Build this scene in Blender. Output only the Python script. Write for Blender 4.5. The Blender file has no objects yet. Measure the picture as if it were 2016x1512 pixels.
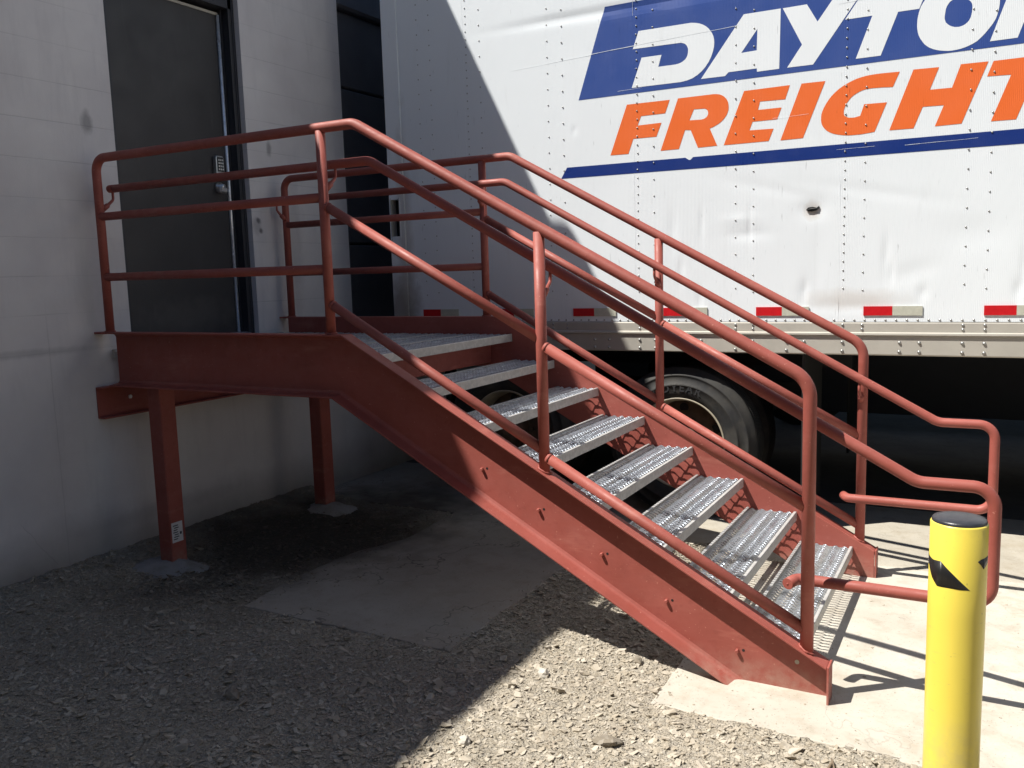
import bpy, bmesh, math, random
import numpy as np
from mathutils import Vector, Matrix, noise

# ------------------------------------------------------------------ camera
SC = bpy.context.scene
COL = SC.collection
cam_d = bpy.data.cameras.new("camera")
cam = bpy.data.objects.new("camera", cam_d)
COL.objects.link(cam)
SC.camera = cam
cam_d.sensor_fit = 'HORIZONTAL'
cam_d.sensor_width = 36.0
cam_d.lens = 30.717
cam_d.clip_start = 0.05
cam_d.clip_end = 500
RV = Vector((0.87674214, 0.4800331, -0.0298571))
UV_ = Vector((-0.03499004, 0.12557377, 0.99146706))
FV = Vector((-0.47968628, 0.86821624, -0.1268922))
M = Matrix(((RV.x, UV_.x, -FV.x, 3.6988), (RV.y, UV_.y, -FV.y, -3.2438),
            (RV.z, UV_.z, -FV.z, 0.3686), (0, 0, 0, 1)))
cam.matrix_world = M

# ------------------------------------------------------------------ light
SUN_DIR = Vector((-0.487, -0.40, 1.0)).normalized()      # towards the sun
w = bpy.data.worlds.new("World"); SC.world = w; w.use_nodes = True
nt = w.node_tree; nt.nodes.clear()
sky = nt.nodes.new('ShaderNodeTexSky'); sky.sky_type = 'NISHITA'; sky.sun_disc = False
sky.sun_elevation = math.radians(57.8)
sky.sun_rotation = math.atan2(SUN_DIR.x, SUN_DIR.y)
sky.air_density = 1.0; sky.dust_density = 0.4; sky.ozone_density = 1.6
bg = nt.nodes.new('ShaderNodeBackground'); bg.inputs['Strength'].default_value = 0.05
wo = nt.nodes.new('ShaderNodeOutputWorld')
nt.links.new(sky.outputs[0], bg.inputs[0]); nt.links.new(bg.outputs[0], wo.inputs[0])
sd = bpy.data.lights.new("sun", 'SUN'); sd.energy = 5.0; sd.angle = math.radians(0.53)
sd.color = (1.0, 0.965, 0.90)
sun = bpy.data.objects.new("sun", sd); COL.objects.link(sun)
sun.rotation_euler = SUN_DIR.to_track_quat('Z', 'Y').to_euler()
sun.location = (0, -6, 12)
SC.view_settings.view_transform = 'Standard'
SC.view_settings.look = 'None'
SC.view_settings.gamma = 1.0
SC.view_settings.exposure = 0.74

random.seed(7)
rng = np.random.default_rng(11)
G = -1.235                      # yard level

# ------------------------------------------------------------------ materials
class Mat:
    """small wrapper round a node tree with one Principled shader"""
    def __init__(s, name, color, rough=0.5, metal=0.0, spec=0.5):
        s.m = bpy.data.materials.new(name); s.m.use_nodes = True
        s.t = s.m.node_tree; s.p = s.t.nodes['Principled BSDF']
        s.p.inputs['Base Color'].default_value = (*color, 1)
        s.p.inputs['Roughness'].default_value = rough
        s.p.inputs['Metallic'].default_value = metal
        s.p.inputs['Specular IOR Level'].default_value = spec
        s.tc = s.t.nodes.new('ShaderNodeTexCoord')
        s.co = s.tc.outputs['Object']; s.col = None; s.h = None
    def n(s, typ, **kw):
        x = s.t.nodes.new(typ)
        for k, v in kw.items():
            if k in x.inputs: s.set(x.inputs[k], v)
            else: setattr(x, k, v)
        return x
    def set(s, inp, v):
        if isinstance(v, bpy.types.NodeSocket): s.t.links.new(v, inp)
        else: inp.default_value = v
    def scaled(s, sc):
        mp = s.n('ShaderNodeMapping'); s.t.links.new(s.co, mp.inputs[0])
        mp.inputs['Scale'].default_value = sc if isinstance(sc, tuple) else (sc,)*3
        return mp.outputs[0]
    def noise(s, scale, detail=4, rough=0.55, dist=0.0):
        x = s.n('ShaderNodeTexNoise'); s.t.links.new(s.scaled(scale), x.inputs['Vector'])
        x.inputs['Scale'].default_value = 1; x.inputs['Detail'].default_value = detail
        x.inputs['Roughness'].default_value = rough; x.inputs['Distortion'].default_value = dist
        return x.outputs['Fac']
    def voro(s, scale, feature='F1', out='Distance'):
        x = s.n('ShaderNodeTexVoronoi', feature=feature); s.t.links.new(s.scaled(scale), x.inputs['Vector'])
        x.inputs['Scale'].default_value = 1
        return x.outputs[out]
    def ramp(s, fac, stops):
        r = s.n('ShaderNodeMapRange'); s.set(r.inputs[0], fac)
        (a, b), (c, d) = stops
        r.inputs[1].default_value = a; r.inputs[2].default_value = c
        r.inputs[3].default_value = b; r.inputs[4].default_value = d
        return r.outputs[0]
    def math(s, op, a, b=0.0, c=None):
        x = s.n('ShaderNodeMath', operation=op); s.set(x.inputs[0], a); s.set(x.inputs[1], b)
        if c is not None: s.set(x.inputs[2], c)
        return x.outputs[0]
    def mix(s, fac, a, b):
        x = s.n('ShaderNodeMix', data_type='RGBA')
        s.set(x.inputs[0], fac)
        s.set(x.inputs[6], (*a, 1) if isinstance(a, tuple) else a)
        s.set(x.inputs[7], (*b, 1) if isinstance(b, tuple) else b)
        return x.outputs[2]
    def xyz(s):
        x = s.n('ShaderNodeSeparateXYZ'); s.t.links.new(s.co, x.inputs[0]); return x.outputs
    def color(s, v): s.set(s.p.inputs['Base Color'], v); s.col = v; return s
    def rough(s, v): s.set(s.p.inputs['Roughness'], v); return s
    def bump(s, h, dist=0.002, strength=1.0):
        b = s.n('ShaderNodeBump'); b.inputs['Strength'].default_value = strength
        b.inputs['Distance'].default_value = dist; s.set(b.inputs['Height'], h)
        if s.h is not None: s.t.links.new(s.h, b.inputs['Normal'])
        s.h = b.outputs[0]; s.t.links.new(s.h, s.p.inputs['Normal']); return s

def blob(m, cx, cy, cz, rx, ry, rz, soft=0.5, wob=0.35, ns=14):
    """1 inside an irregular ellipsoid, 0 outside (a stain with a shape of its own)"""
    x, y, z = m.xyz()
    d = None
    for v, c, r in ((x, cx, rx), (y, cy, ry), (z, cz, rz)):
        t = m.math('POWER', m.math('DIVIDE', m.math('SUBTRACT', v, c), r), 2.0)
        d = t if d is None else m.math('ADD', d, t)
    d = m.math('ADD', m.math('SQRT', d), m.math('MULTIPLY', m.math('SUBTRACT', m.noise(ns, 3), 0.5), wob*2))
    return m.ramp(d, ((1.0+soft/2, 0.0), (1.0-soft/2, 1.0)))

def mat_red():
    m = Mat('red_oxide_primer', (.45, .1, .07), .52, 0, .4)
    c = m.mix(m.ramp(m.noise(3.0, 5, .6), ((.35, 0), (.65, 1))), (.268, .067, .050), (.325, .085, .066))
    c = m.mix(m.ramp(m.noise(26, 4, .6), ((.56, 0), (.72, .55))), c, (.235, .055, .042))
    c = m.mix(m.ramp(m.noise(90, 2, .5), ((.70, 0), (.76, .6))), c, (.55, .24, .18))
    c = m.mix(m.ramp(m.noise((2, 2, 9), 4, .7), ((.60, 0), (.74, .35))), c, (.50, .20, .15))
    c = m.mix(m.ramp(m.noise((1.3, 1.3, 5), 5, .75), ((.52, 0), (.72, .28))), c, (.40, .15, .12))
    c = m.mix(m.ramp(m.noise(7, 6, .75), ((.60, 0), (.68, .30))), c, (.20, .055, .040))
    x, y, z = m.xyz()
    dusty = m.math('MULTIPLY', m.ramp(z, ((-1.22, .40), (-1.10, 0))), m.ramp(m.noise(16, 4, .7), ((.35, 0), (.65, 1))))
    c = m.mix(dusty, c, (.42, .33, .26))
    m.color(c); m.rough(m.ramp(m.noise(18, 3), ((.3, .46), (.7, .68))))
    m.bump(m.noise(260, 2), .0006, .5); m.bump(m.noise(30, 3), .0012, .4)
    return m.m
def mat_galv(name='galvanised_steel', base=(.80, .84, .90), r0=.27, r1=.44, metal=.82):
    m = Mat(name, base, .4, metal)
    v = m.voro(55, out='Color')
    bw = m.n('ShaderNodeRGBToBW'); m.t.links.new(v, bw.inputs[0])
    c = m.mix(m.ramp(bw.outputs[0], ((.3, 0), (.7, 1))), tuple(x*.86 for x in base), base)
    c = m.mix(m.ramp(m.noise(12, 4, .65), ((.52, 0), (.75, .5))), c, (.42, .41, .40))
    m.color(c); m.rough(m.ramp(m.noise(25, 3), ((.3, r0), (.7, r1))))
    m.bump(m.noise(120, 2), .0006, .4)
    return m.m
def mat_simple(name, col, rough=.5, metal=0.0, var=.12, ns=12, spec=.5, bump=.0006):
    m = Mat(name, col, rough, metal, spec)
    m.color(m.mix(m.noise(ns, 4, .6), tuple(x*(1-var*1.6) for x in col), tuple(min(1, x*(1+var)) for x in col)))
    if bump: m.bump(m.noise(ns*9, 2), bump, .5)
    return m.m
def mat_panel(name, col, rough=.34, ribs=True):
    m = Mat(name, col, rough, 0, .5)
    c = m.mix(m.ramp(m.noise((1.5, 1, .35), 5, .65), ((.5, 0), (.75, .10))), col, tuple(x*.72 for x in col))
    c = m.mix(m.ramp(m.noise((14, 14, 1.2), 4, .7), ((.60, 0), (.8, .18))), c, tuple(x*k for x, k in zip(col, (.62, .60, .56))))
    c = m.mix(m.ramp(m.noise((70, 60, 8), 2, .6), ((.70, 0), (.78, .4))), c, tuple(x*.35 for x in col))
    if name == 'white_trailer_paint':
        # rust bleeding round the torn hole and grime along the lowest hand's breadth and round the corner post
        c = m.mix(m.math('MULTIPLY', blob(m, 2.777, 2.03, .665, .038, .1, .04, 1.3, .5, 22), .45), c, (.40, .27, .15))
        c = m.mix(m.math('MULTIPLY', blob(m, 3.0, 2.03, .16, .22, .1, .05, 1.0, .6, 9), .35), c, (.50, .42, .34))
        c = m.mix(m.math('MULTIPLY', blob(m, -.12, 2.03, .12, .14, .1, .22, 1.1, .6, 12), .75), c, (.17, .14, .11))
        c = m.mix(m.math('MULTIPLY', blob(m, -.06, 2.03, .55, .05, .1, .75, 1.0, .7, 9), .38), c, (.33, .27, .19))
    m.color(c); m.rough(m.ramp(m.noise(6, 3), ((.3, rough-.06), (.7, rough+.10))))
    if ribs:
        x = m.xyz()[0]
        m.bump(m.math('SINE', m.math('MULTIPLY', x, 2*math.pi/.0085)), .0004, .45)
    m.bump(m.noise((3.2, 3, 1.3), 3, .5), .003, .35)
    return m.m

RED = mat_red()
GALV = mat_galv()
GALV_LEG = mat_galv('dull_galvanised_nosing', (.52, .51, .49), .5, .62, .35)
WHITE = mat_panel('white_trailer_paint', (.76, .80, .83))
BLUE = mat_panel('blue_logo_vinyl', (.036, .076, .275), .36)
NAVY = mat_panel('navy_stripe_vinyl', (.010, .032, .18), .33)
ORANGE = mat_panel('orange_logo_vinyl', (.78, .150, .032), .38)
LOGOW = mat_panel('white_logo_vinyl', (.78, .815, .84), .36)
ALU = mat_simple('weathered_aluminium_rail', (.50, .475, .42), .5, .25, .14, 5)
RIVET = mat_simple('rivet_metal', (.36, .36, .35), .4, .7, .1, 40)
TAPE_R = mat_simple('red_reflective_tape', (.55, .012, .018), .3, 0, .18, 40)
TAPE_W = mat_simple('silver_reflective_tape', (.55, .55, .46), .3, .1, .15, 40)
BLACKM = mat_simple('black_underframe_paint', (.012, .012, .013), .6, 0, .3, 8)
DARKV = mat_simple('black_dock_seal_vinyl', (.080, .080, .092), .55, 0, .25, 5)
BRASSK = mat_simple('silver_lock_metal', (.55, .55, .54), .32, .75, .08, 30)
KEYPAD = mat_simple('black_keypad', (.02, .02, .022), .4)
KEYW = mat_simple('white_keys', (.75, .75, .72), .5)
EDGE = mat_galv('bright_edge_strip', (.82, .87, .95), .16, .28, .45)
def mat_door():
    m = Mat('dark_grey_door_paint', (.046, .043, .044), .5, 0, .4)
    c = m.mix(m.ramp(m.noise(2.2, 5, .65), ((.35, 0), (.65, 1))), (.040, .038, .039), (.052, .049, .050))
    c = m.mix(m.ramp(m.noise((10, 14, 2), 5, .75), ((.60, 0), (.72, .35))), c, (.085, .080, .078))
    c = m.mix(m.math('MULTIPLY', blob(m, -.845, .75, .16, .2, .32, .09, 1.0, .8, 14), .35), c, (.12, .11, .10))
    m.color(c); m.rough(m.ramp(m.noise(4, 4), ((.3, .34), (.7, .55)))); m.bump(m.noise(90, 3), .0008, .5); m.bump(m.noise(2.5, 2), .004, .3)
    return m.m
DOORP = mat_door()
FRAMEP = mat_simple('dark_door_frame_paint', (.026, .027, .034), .48, 0, .15, 4)
PAPER = mat_simple('white_paper_sticker', (.62, .60, .60), .7)
INK = mat_simple('printed_ink', (.05, .05, .06), .7)
CAPB = mat_simple('black_bollard_cap', (.035, .037, .045), .36, 0, .5, 30)
TAPEB = mat_simple('black_worn_tape', (.014, .014, .014), .42, 0, .4, 40)
RIM = mat_simple('rusty_cream_rim_paint', (.42, .37, .28), .55, 0, .25, 14)
RUST = mat_simple('rusty_wheel_disc', (.17, .12, .085), .75, .1, .5, 16)

def mat_yellow():
    m = Mat('yellow_bollard_plastic', (.86, .62, .03), .34, 0, .5)
    c = m.mix(m.ramp(m.noise((6, 6, 3), 4, .6), ((.45, 0), (.75, .35))), (.80, .64, .095), (.76, .58, .07))
    c = m.mix(m.ramp(m.noise((60, 60, 45), 3, .65), ((.71, 0), (.76, .5))), c, (.30, .24, .08))
    c = m.mix(m.math('MULTIPLY', blob(m, 3.638, -.69, -.30, .1, .1, .05, 1.2, .7, 40), .25), c, (.35, .27, .08))
    x, y, z = m.xyz()
    c = m.mix(m.ramp(m.noise((10, 10, 60), 5, .8), ((.62, 0), (.70, .55))), c, (.50, .40, .14))
    c = m.mix(m.math('MULTIPLY', m.ramp(z, ((-1.2, .8), (-.85, 0))), m.ramp(m.noise(14, 4, .7), ((.35, 0), (.65, 1)))), c, (.45, .37, .22))
    m.color(c); m.bump(m.noise((30, 30, 9), 3), .0012, .35); m.bump(m.noise(4, 2), .004, .3)
    return m.m
YELLOW = mat_yellow()

def mat_wall():
    m = Mat('painted_block_wall', (.42, .40, .42), .75, 0, .3)
    x, y, z = m.xyz()
    c = m.mix(m.ramp(m.noise(1.1, 5, .6), ((.36, 0), (.64, 1))), (.62, .585, .585), (.73, .70, .69))
    c = m.mix(m.ramp(m.noise((9, 9, 2), 4, .65), ((.55, 0), (.8, .3))), c, (.50, .475, .485))
    c = m.mix(m.ramp(m.noise((3, 5, .8), 5, .7), ((.52, 0), (.72, .30))), c, (.44, .42, .43))
    # hairline cracks at the block courses and the vertical joint
    wob = m.math('MULTIPLY', m.math('SUBTRACT', m.noise(7, 4, .6), .5), .006)
    zz = m.math('ADD', m.math('ADD', z, wob), -.014+20*.2036)
    fr = m.math('ABSOLUTE', m.math('SUBTRACT', m.math('FRACT', m.math('ADD', m.math('DIVIDE', zz, .2036), .5)), .5))
    joint = m.ramp(fr, ((.0, 1.0), (.022, 0.0)))
    joint = m.math('MULTIPLY', joint, m.ramp(m.noise((1, 2.2, 1.5), 3, .6), ((.36, .06), (.62, .9))))
    joint = m.math('MULTIPLY', joint, m.ramp(z, ((-.12, .12), (.02, 1.0))))
    yy = m.math('ABSOLUTE', m.math('SUBTRACT', m.math('ADD', y, m.math('MULTIPLY', wob, 2.5)), -.352))
    vj = m.math('MULTIPLY', m.ramp(yy, ((.0, 1.0), (.005, 0.0))), m.ramp(z, ((.30, 0.0), (.1, .7))))
    crack_d = m.math('ABSOLUTE', m.math('SUBTRACT', m.math('ADD', y, m.math('MULTIPLY', z, .62)),
                     m.math('ADD', -1.13, m.math('MULTIPLY', m.math('SUBTRACT', m.noise(9, 3), .5), .06))))
    crack = m.math('MULTIPLY', m.ramp(crack_d, ((0, 1.0), (.004, 0))), blob(m, -.72, -.5, -1.0, .2, .16, .16, .3, .1))
    lines = m.math('MAXIMUM', m.math('MAXIMUM', joint, vj), crack)
    c = m.mix(m.math('MULTIPLY', lines, .26), c, (.12, .12, .13))
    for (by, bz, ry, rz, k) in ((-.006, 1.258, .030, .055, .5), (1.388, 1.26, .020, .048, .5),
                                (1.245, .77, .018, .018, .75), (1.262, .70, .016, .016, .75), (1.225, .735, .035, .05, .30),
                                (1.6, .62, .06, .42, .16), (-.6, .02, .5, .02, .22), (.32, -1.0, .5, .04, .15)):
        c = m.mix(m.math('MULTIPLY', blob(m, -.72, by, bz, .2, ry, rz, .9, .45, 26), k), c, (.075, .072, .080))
    low = m.math('MULTIPLY', m.ramp(m.math('ADD', z, m.math('MULTIPLY', m.noise(3, 4), .22)), ((-1.09, .75), (-.78, 0))), 1.0)
    c = m.mix(low, c, (.20, .175, .15))
    m.color(c)
    m.bump(m.math('SUBTRACT', 1.0, lines), .0015, .5)
    m.bump(m.noise(150, 3, .6), .0012, .5); m.bump(m.noise(5, 3), .006, .3)
    return m.m
WALLM = mat_wall()

def mat_ground():
    m = Mat('crushed_stone_ground', (.2, .18, .15), .95, 0, .15)
    c = m.mix(m.ramp(m.noise(2.2, 5, .65), ((.32, 0), (.68, 1))), (.325, .282, .215), (.405, .355, .28))
    c = m.mix(m.ramp(m.noise(38, 4, .7), ((.42, 0), (.66, .8))), c, (.46, .41, .33))
    c = m.mix(m.ramp(m.noise(90, 3, .6), ((.56, 0), (.70, .6))), c, (.17, .145, .115))
    v = m.voro(75, out='Color'); bw = m.n('ShaderNodeRGBToBW'); m.t.links.new(v, bw.inputs[0])
    c = m.mix(m.ramp(bw.outputs[0], ((.45, 0), (.9, .5))), c, (.42, .39, .34))
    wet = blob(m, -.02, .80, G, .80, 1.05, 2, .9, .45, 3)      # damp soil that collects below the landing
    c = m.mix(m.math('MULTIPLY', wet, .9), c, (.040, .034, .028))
    m.color(c)
    m.bump(m.voro(48), .014, .9); m.bump(m.voro(110), .008, .8); m.bump(m.noise(70, 5, .7), .012, .9)
    return m.m
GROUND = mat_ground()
def mat_stone():
    m = Mat('gravel_stone', (.33, .3, .26), .9, 0, .2)
    v = m.voro(30, out='Color'); bw = m.n('ShaderNodeRGBToBW'); m.t.links.new(v, bw.inputs[0])
    c = m.mix(m.ramp(bw.outputs[0], ((.25, 0), (.8, 1))), (.33, .285, .22), (.46, .41, .335))
    c = m.mix(m.ramp(m.noise(11, 2, .5), ((.60, 0), (.72, .6))), c, (.24, .19, .14))
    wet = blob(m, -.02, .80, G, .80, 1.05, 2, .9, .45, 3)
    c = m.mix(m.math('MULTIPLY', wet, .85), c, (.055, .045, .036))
    m.color(c); m.bump(m.noise(180, 3), .002, .6)
    return m.m
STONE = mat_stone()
def mat_concrete(name, a, b, dirt=.3):
    m = Mat(name, a, .85, 0, .25)
    c = m.mix(m.ramp(m.noise(1.7, 5, .62), ((.35, 0), (.65, 1))), a, b)
    c = m.mix(m.ramp(m.noise(9, 5, .68), ((.50, 0), (.72, dirt))), c, tuple(x*k for x, k in zip(a, (.66, .60, .52))))
    c = m.mix(m.ramp(m.noise(120, 2, .6), ((.64, 0), (.70, .6))), c, tuple(x*.45 for x in a))
    c = m.mix(m.ramp(m.voro(34), ((.12, .55), (.05, .0))), tuple(x*.55 for x in a), c) if False else c
    if name == 'grey_dusty_concrete':
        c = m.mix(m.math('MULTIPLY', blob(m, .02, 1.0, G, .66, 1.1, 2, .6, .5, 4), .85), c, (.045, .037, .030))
        c = m.mix(m.ramp(m.noise(5, 6, .75), ((.54, 0), (.66, .28))), c, (.22, .185, .145))
        cr = m.math('ABSOLUTE', m.math('SUBTRACT', m.noise(1.1, 5, .6), .5))
        c = m.mix(m.ramp(cr, ((0, .7), (.004, 0))), c, (.06, .05, .045))
    else:
        cr = m.math('ABSOLUTE', m.math('SUBTRACT', m.noise(.9, 5, .62), .47))
        c = m.mix(m.ramp(cr, ((0, .35), (.0035, 0))), c, tuple(x*.5 for x in a))
        c = m.mix(m.ramp(m.noise((2.5, 2.5, 1), 6, .75), ((.50, 0), (.66, .45))), c, tuple(x*k for x, k in zip(a, (.80, .72, .60))))
    m.color(c)
    m.bump(m.noise(210, 3, .6), .0018, .5); m.bump(m.noise(8, 4), .005, .35)
    return m.m
CONC = mat_concrete('pale_new_concrete', (.42, .385, .325), (.50, .465, .40), .45)
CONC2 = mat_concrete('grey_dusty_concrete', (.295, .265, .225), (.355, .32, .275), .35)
CONC3 = mat_concrete('grout_concrete', (.20, .195, .19), (.28, .27, .265), .7)
CONC4 = mat_concrete('tan_dusty_concrete', (.36, .33, .275), (.42, .385, .32), .45)
CONC5 = mat_concrete('shade_dark_concrete', (.09, .085, .08), (.13, .12, .11), .4)  # shade under the trailers put into the colour as darker concrete

def mat_tyre():
    m = Mat('dusty_tyre_rubber', (.03, .03, .03), .72, 0, .35)
    c = m.mix(m.ramp(m.noise(7, 5, .65), ((.38, 0), (.74, .6))), (.024, .024, .025), (.085, .078, .064))
    m.color(c)
    m.bump(m.noise(60, 3), .002, .4)
    return m.m
TYRE = mat_tyre()
TYREL = mat_simple('tyre_lettering_rubber', (.030, .030, .032), .6, 0, .2, 30)

# ------------------------------------------------------------------ mesh helpers
class MB:
    """collects boxes, tubes, prisms and lathes and links them as ONE mesh object"""
    def __init__(s): s.v = []; s.f = []; s.sm = []; s.mi = []; s.cur = 0
    def add(s, verts, faces, smooth=False, mi=None):
        b = len(s.v); s.v += [tuple(p) for p in verts]
        for f in faces:
            s.f.append(tuple(b+i for i in f)); s.sm.append(smooth); s.mi.append(s.cur if mi is None else mi)
        return s
    def box(s, x0, x1, y0, y1, z0, z1, mi=None, bev=0.0):
        if bev > 0:
            b = bev; v = []; 
            # chamfered box: convex hull of 24 points through bmesh
            bm = bmesh.new()
            for x, sx in ((x0, 1), (x1, -1)):
                for y, sy in ((y0, 1), (y1, -1)):
                    for z, sz in ((z0, 1), (z1, -1)):
                        bm.verts.new((x, y+sy*b, z+sz*b)); bm.verts.new((x+sx*b, y, z+sz*b)); bm.verts.new((x+sx*b, y+sy*b, z))
            r = bmesh.ops.convex_hull(bm, input=bm.verts)
            bmesh.ops.dissolve_limit(bm, angle_limit=.01, verts=bm.verts, edges=bm.edges)
            bm.verts.ensure_lookup_table(); bm.verts.index_update()
            s.add([v.co[:] for v in bm.verts], [[v.index for v in f.verts] for f in bm.faces], False, mi); bm.free(); return s
        v = [(x0,y0,z0),(x1,y0,z0),(x1,y1,z0),(x0,y1,z0),(x0,y0,z1),(x1,y0,z1),(x1,y1,z1),(x0,y1,z1)]
        return s.add(v, [(0,3,2,1),(4,5,6,7),(0,1,5,4),(1,2,6,5),(2,3,7,6),(3,0,4,7)], False, mi)
    def tube(s, pts, r, n=16, mi=None, cap=True, round_ends=False):
        P = [Vector(p) for p in pts]; R = r if hasattr(r, '__len__') else [r]*len(P)
        T = []
        for i in range(len(P)):
            a = P[i]-P[i-1] if i else P[1]-P[0]; b = P[i+1]-P[i] if i < len(P)-1 else P[-1]-P[-2]
            T.append((a.normalized()+b.normalized()).normalized())
        u = T[0].orthogonal().normalized(); v = []; 
        for i, t in enumerate(T):
            if i:
                q = T[i-1].rotation_difference(t); u = q @ u
            u = (u - t*u.dot(t)).normalized(); wv = t.cross(u)
            a = P[i]-P[i-1] if i else P[1]-P[0]
            k = 1.0/max(.5, a.normalized().dot(t)) if 0 < i < len(P)-1 else 1.0
            for j in range(n):
                an = 2*math.pi*j/n
                v.append(P[i] + (u*math.cos(an)+wv*math.sin(an))*R[i])
        f = [(i*n+j, i*n+(j+1)%n, (i+1)*n+(j+1)%n, (i+1)*n+j) for i in range(len(P)-1) for j in range(n)]
        s.add(v, f, True, mi)
        if cap:
            b = len(s.v)-len(v)
            s.f.append(tuple(b+j for j in reversed(range(n)))); s.sm.append(False); s.mi.append(s.cur if mi is None else mi)
            e = b+(len(P)-1)*n
            s.f.append(tuple(e+j for j in range(n))); s.sm.append(False); s.mi.append(s.cur if mi is None else mi)
        return s
    def lathe(s, prof, c, axis='z', n=48, mi=None, smooth=True, closed=True):
        """prof: (radius, height) pairs round an axis through c"""
        v = []
        for i in range(n):
            a = 2*math.pi*i/n
            for r, h in prof:
                x, y = r*math.cos(a), r*math.sin(a)
                v.append((c[0]+x, c[1]+y, c[2]+h) if axis == 'z' else (c[0]+x, c[1]+h, c[2]+y))
        m_ = len(prof); f = []
        for i in range(n):
            for j in range(m_-1):
                a, b = i*m_+j, ((i+1) % n)*m_+j
                f.append((a, b, b+1, a+1) if axis == 'z' else (a, a+1, b+1, b))
        return s.add(v, f, smooth, mi)
    def prism(s, poly, axis, a, b, mi=None):
        """extrude a 2-D polygon; axis y: poly in (x,z), from y=a to y=b; axis x: (y,z); axis z: (x,y)"""
        def P(p, t): return (p[0], t, p[1]) if axis == 'y' else ((t, p[0], p[1]) if axis == 'x' else (p[0], p[1], t))
        n = len(poly); v = [P(p, a) for p in poly]+[P(p, b) for p in poly]
        f = [tuple(range(n)), tuple(reversed(range(n, 2*n)))]+[(i, n+i, n+(i+1) % n, (i+1) % n) for i in range(n)]
        return s.add(v, f, False, mi)
    def build(s, name, mats, parent=None, loc=None, bevel=0, fixn=True):
        me = bpy.data.meshes.new(name); me.from_pydata(s.v, [], s.f)
        for m in (mats if isinstance(mats, (list, tuple)) else [mats]): me.materials.append(m)
        me.polygons.foreach_set('use_smooth', s.sm); me.polygons.foreach_set('material_index', s.mi)
        if fixn:
            bm = bmesh.new(); bm.from_mesh(me); bmesh.ops.recalc_face_normals(bm, faces=bm.faces); bm.to_mesh(me); bm.free()
        me.update()
        o = bpy.data.objects.new(name, me); COL.objects.link(o)
        if loc is not None: o.location = loc
        PW[o.name] = Vector(o.location)
        if parent is not None: set_parent(o, parent)
        if bevel:
            b = o.modifiers.new('bevel', 'BEVEL'); b.width = bevel; b.segments = 2; b.limit_method = 'ANGLE'; b.angle_limit = .6
            b.harden_normals = False
        return o
def world_loc(o):
    t = Vector(o.location)
    while o.parent is not None: o = o.parent; t = t + Vector(o.location)
    return t
def set_parent(o, parent):
    """all things here are only translated, so parenting needs a translation inverse"""
    o.parent = parent
    root = parent
    t = Vector((0, 0, 0)); p = parent
    # world translation of the parent
    o.matrix_parent_inverse = Matrix.Translation(-PW[parent.name])
    PW[o.name] = Vector(o.location)
PW = {}
def empty(name, loc, label, cat, group=None):
    o = bpy.data.objects.new(name, None); COL.objects.link(o); o.location = loc; o.empty_display_size = .2
    PW[o.name] = Vector(loc); tag(o, label, cat, group); return o
def tag(o, label=None, cat=None, group=None, kind=None):
    if label: o['label'] = label
    if cat: o['category'] = cat
    if group: o['group'] = group
    if kind: o['kind'] = kind
    if o.name not in PW: PW[o.name] = Vector(o.location)
    return o
def reg(o): PW[o.name] = Vector(o.location); return o

def fillet(pts, rads, seg=8):
    """polyline with rounded corners; rads = one radius per interior point"""
    P = [Vector(p) for p in pts]; out = [P[0]]
    for i in range(1, len(P)-1):
        r = rads[i-1] if hasattr(rads, '__len__') else rads
        a = (P[i-1]-P[i]).normalized(); b = (P[i+1]-P[i]).normalized()
        ang = a.angle(b); d = r/math.tan(ang/2)
        c = P[i] + (a+b).normalized()*(r/math.sin(ang/2))
        s0 = P[i]+a*d; s1 = P[i]+b*d; v0 = s0-c; v1 = s1-c; th = v0.angle(v1); ax = v0.cross(v1).normalized()
        for k in range(seg+1):
            out.append(c + Matrix.Rotation(th*k/seg, 3, ax) @ v0)
    out.append(P[-1]); return out
def weld(mb, c, r, axis='z', n=18, t=.0045):
    """lumpy weld bead: a wobbly ring"""
    pts = []
    for i in range(n+1):
        a = 2*math.pi*(i % n)/n; w_ = r+.002*math.sin(5*a+c[0]*9)
        x, y = w_*math.cos(a), w_*math.sin(a)
        pts.append((c[0]+x, c[1]+y, c[2]+SLOPE*(-x)) if axis == 's' else (c[0]+x, c[1]+y, c[2]))
    mb.tube(pts, [t*(1+.3*math.sin(i*2.4)) for i in range(n+1)], 6, cap=False)
SLOPE = .5509

# ================================================================== SETTING
def vn(x, y, seed=0):
    """value noise on arrays"""
    xi = np.floor(x).astype(np.int64); yi = np.floor(y).astype(np.int64); fx = x-xi; fy = y-yi
    fx = fx*fx*(3-2*fx); fy = fy*fy*(3-2*fy)
    def h(a, b):
        n = (a*374761393 + b*668265263 + seed*1442695041) & 0xffffffff
        n = ((n ^ (n >> 13))*1274126177) & 0xffffffff
        return ((n ^ (n >> 16)) & 0xffff)/65535.0
    return (h(xi, yi)*(1-fx)+h(xi+1, yi)*fx)*(1-fy)+(h(xi, yi+1)*(1-fx)+h(xi+1, yi+1)*fx)*fy
def in_slab(x, y, m=0.0):
    a = (x > 2.635-m) & (y > -.335-m-.02*(x-2.635))
    b = (x > .50-m) & (x < 1.713+m) & (y > -.277-m)
    c = y > 1.60-m
    return a | b | c
def ground_z(x, y):
    z = G + .012*(vn(x*2.1, y*2.1, 1)-.5) + .010*(vn(x*9, y*9, 2)-.5) + .009*(vn(x*27, y*27, 3)-.5) + .008*(vn(x*70, y*70, 4)-.5)
    z = z + .075*np.clip((-.15-x)/.57, 0, 1)**1.5*(y < 1.9)
    z = np.where(in_slab(x, y, -.02), G-.03, z)
    far = (x < -2) | (x > 5.2) | (y < -3.3) | (y > 2.4)
    return np.where(far, G-.02, z)
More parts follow.
